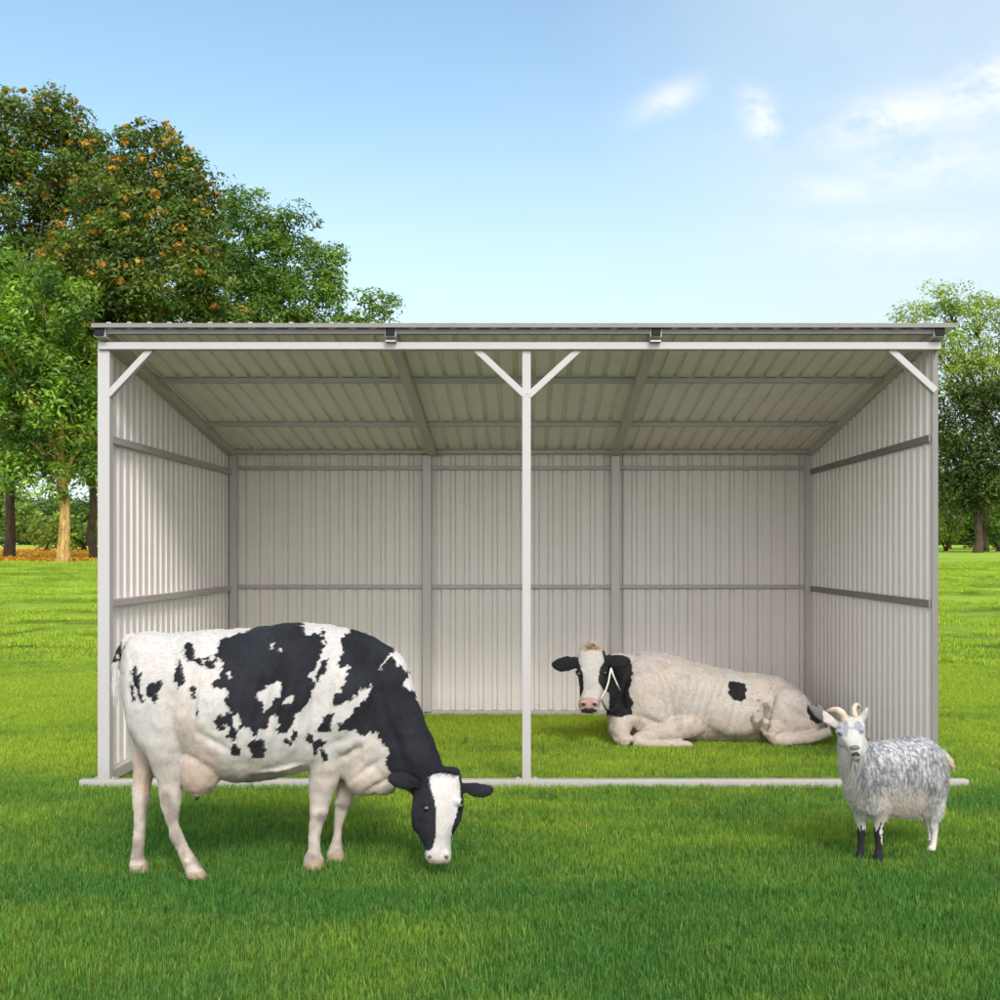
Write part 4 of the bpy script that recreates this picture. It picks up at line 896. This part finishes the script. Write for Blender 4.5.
ln = rs.uniform(.012, .032, n); ln[hd] *= .32; ln[lg] *= .38; thr = (X_ > 846) & (X_ < 866) & (Y_ > 755) & (Y_ < 795); ln[thr] *= 1.5
cc = c[tri[pick][:, 0]] * rs.uniform(.65, 1.35, (n, 1)); lt = rs.uniform(0, 1, n) < .2; up_ = (Y_ < 822) & ~hd; cc[lt & up_] = cc[lt & up_] * .4 + .34; dk = (rs.uniform(0, 1, n) < .30) & up_ & (Y_ < 795) & (X_ > 862); cc[dk] = cc[dk] * .25 + .02
hair_obj('coat', roots - nn * .002, d, ln, np.clip(cc, .01, .85), .0017, M['strand'], goat, 3, .25, 3)['kind'] = 'stuff'
# beard
n = 380; roots = np.stack([PX(rs.uniform(852, 860, n), 6.03), rs.uniform(6.01, 6.07, n), P(856, 757, 6.03).z + rs.uniform(-.01, .01, n)], 1)
d = np.array([0, .05, -1]) + rs.normal(0, .13, (n, 3)); d /= np.linalg.norm(d, axis=1)[:, None]
hair_obj('beard', roots, d, rs.uniform(.04, .09, n), np.array([[.52, .48, .42]]) * rs.uniform(.5, 1.2, (n, 1)), .0028, M['strand'], goat, 3, .1)
for q_ in ((839.2, 732.8, 6.022), (861.3, 731.3, 6.022)):
    e_ = Geo().ell(P(*q_), (.0105, .0105, .0095), n=12).put('eye', M['amber'], goat, True)
    Geo().ell(P(q_[0], q_[1], q_[2] - .0085), (.0075, .004, .0036), n=8).put('pupil', M['eye'], e_, True)
def horn(path, rad, D0):
    g_ = Geo(); pp = [P(x, y, D0 + dd) for x, y, dd in path]; pts_, rr_ = [], []
    nseg = 26
    for i in range(nseg + 1):
        f_ = i / nseg * (len(pp) - 1); k = min(int(f_), len(pp) - 2); fr_ = f_ - k
        p0, p1, p2, p3 = pp[max(k-1, 0)], pp[k], pp[k+1], pp[min(k+2, len(pp)-1)]
        q = .5 * ((2*p1) + (-p0 + p2) * fr_ + (2*p0 - 5*p1 + 4*p2 - p3) * fr_**2 + (-p0 + 3*p1 - 3*p2 + p3) * fr_**3)
        pts_.append(q); rr_.append(rad * (1 - .62 * (i / nseg)**1.4) * (1 + .07 * (i % 2)))
    g_.tube(pts_, rr_, 12); g_.put('horn', M['horn'], goat, True)
horn([(846, 724, 0), (843, 715, -.01), (838.5, 710.5, -.01), (832.5, 710, .02), (827, 712.5, .07), (825, 716, .10)], .023, 6.1)
horn([(855.5, 722, 0), (854.5, 714, -.01), (854, 708.5, 0), (855.5, 705, .03), (858, 705, .08), (860, 708, .12)], .018, 6.1)

# ------------------------------------------------------------------ light, sky, camera
SUN_EL, SUN_AZ = R(40), R(163)         # azimuth clockwise from +Y (north): behind the camera, to the right
sd = Vector((math.sin(SUN_AZ) * math.cos(SUN_EL), math.cos(SUN_AZ) * math.cos(SUN_EL), math.sin(SUN_EL)))
li = bpy.data.lights.new('sun', 'SUN'); li.energy = 1.5; li.angle = R(16); li.color = (1, .965, .92)
lo = bpy.data.objects.new('sun', li); COL.objects.link(lo); lo.rotation_euler = (-sd).to_track_quat('-Z', 'Y').to_euler(); lo.location = sd * 50

w = bpy.data.worlds.new('World'); sc.world = w; w.use_nodes = True; t = NT(w.node_tree); t.n.clear()
out = t.add('ShaderNodeOutputWorld')
sky = t.add('ShaderNodeTexSky'); sky.sky_type = 'NISHITA'; sky.sun_disc = False; sky.sun_elevation = SUN_EL; sky.sun_rotation = SUN_AZ
sky.air_density = 1.0; sky.dust_density = 1.2; sky.ozone_density = 1.4; sky.altitude = 0
dirv = t.add('ShaderNodeTexCoord').outputs['Generated']
sp = t.add('ShaderNodeSeparateXYZ'); t.l.new(dirv, sp.inputs[0])
base = t.mix(1., sky.outputs[0], (.93, .96, .84, 1), 'MULTIPLY')
yy = t.m('MAXIMUM', t.m('ABSOLUTE', sp.outputs[1]), .05)
uu = t.m('DIVIDE', sp.outputs[0], yy); vv = t.m('DIVIDE', sp.outputs[2], yy)
cv = t.add('ShaderNodeCombineXYZ', {0: uu, 1: vv, 2: 0.}).outputs[0]
wn = t.noise(t.mapv(cv, (10, 17, 1), (2, 0, 0), (0, 0, -.3)), 1.0, 9, .66, .15)
wn2 = t.noise(t.mapv(cv, (3, 5, 1), (4, 1, 0)), 1.0, 5, .55, .3)
def blob(px, py, a, b, rot=0., pw=1.):
    mp = t.mapv(cv, (1, 1, 1), (-(px - VX) / F, -(VY - py) / F, 0))
    mp = t.mapv(mp, (1, 1, 1), (0, 0, 0), (0, 0, rot)); s_ = t.add('ShaderNodeSeparateXYZ'); t.l.new(mp, s_.inputs[0])
    e = t.m('ADD', t.m('POWER', t.m('ABSOLUTE', t.m('DIVIDE', s_.outputs[0], a / F)), 2.), t.m('POWER', t.m('ABSOLUTE', t.m('DIVIDE', s_.outputs[1], b / F)), 2.))
    return t.m('MULTIPLY', t.m('EXPONENT', t.m('MULTIPLY', e, -1.)), pw)
cl = blob(668, 99, 34, 14, -.45, .75)
for q in ((762, 118, 17, 30, -.5, 1.), (895, 118, 80, 24, -.25, 1.), (985, 90, 60, 30, -.55, 1.), (840, 190, 60, 16, 0, .55), (940, 165, 90, 30, -.1, .65), (900, 240, 120, 24, 0, .5), (1180, 60, 160, 50, -.2, 1), (-300, 120, 160, 40, 0, .8)):
    cl = t.m('MAXIMUM', cl, blob(*q))
fac = t.m('MULTIPLY', t.m('MULTIPLY', cl, t.rng(wn, .30, .56)), 1.0, clamp=True)
veil = t.m('MULTIPLY', t.rng(t.m('ADD', uu, t.m('MULTIPLY', t.m('SUBTRACT', wn2, .5), .5)), -.15, .6), .68)
hz = t.m('MULTIPLY', t.rng(vv, .46, .10), .85)
veil = t.m('SUBTRACT', 1., t.m('MULTIPLY', t.m('SUBTRACT', 1., veil), t.m('SUBTRACT', 1., hz)))
c = t.mix(veil, base, (2.7, 3.12, 3.4, 1)); c = t.mix(fac, c, (3.45, 3.55, 3.6, 1))
behind = t.m('MULTIPLY', t.rng(sp.outputs[1], .1, -.6), .9)          # unseen bright cloud added behind the camera to fill the shed with light
c = t.mix(t.m('MULTIPLY', behind, t.rng(wn2, .2, .5, .7, 1.)), c, (8.2, 8.3, 8.4, 1))
bg = t.add('ShaderNodeBackground', {'Color': c, 'Strength': .15}); t.l.new(bg.outputs[0], out.inputs[0])

cam = bpy.data.cameras.new('camera'); co_ = bpy.data.objects.new('camera', cam); COL.objects.link(co_)
co_.location = (0, 0, H); co_.rotation_euler = (R(90), 0, 0); cam.sensor_width = 36; cam.lens = 36 * F / 1000
cam.shift_x = -(VX - 500) / 1000; cam.shift_y = (VY - 500) / 1000; cam.clip_end = 6000; cam.clip_start = .05
sc.camera = co_
sc.render.resolution_x = sc.render.resolution_y = 1024
vs = sc.view_settings; vs.view_transform = 'Standard'; vs.look = 'None'; vs.exposure = 1.0; vs.gamma = 1; vs.use_curve_mapping = False
sc.cycles.use_denoising = True; sc.cycles.max_bounces = 10; sc.cycles.diffuse_bounces = 8; sc.cycles.transparent_max_bounces = 8
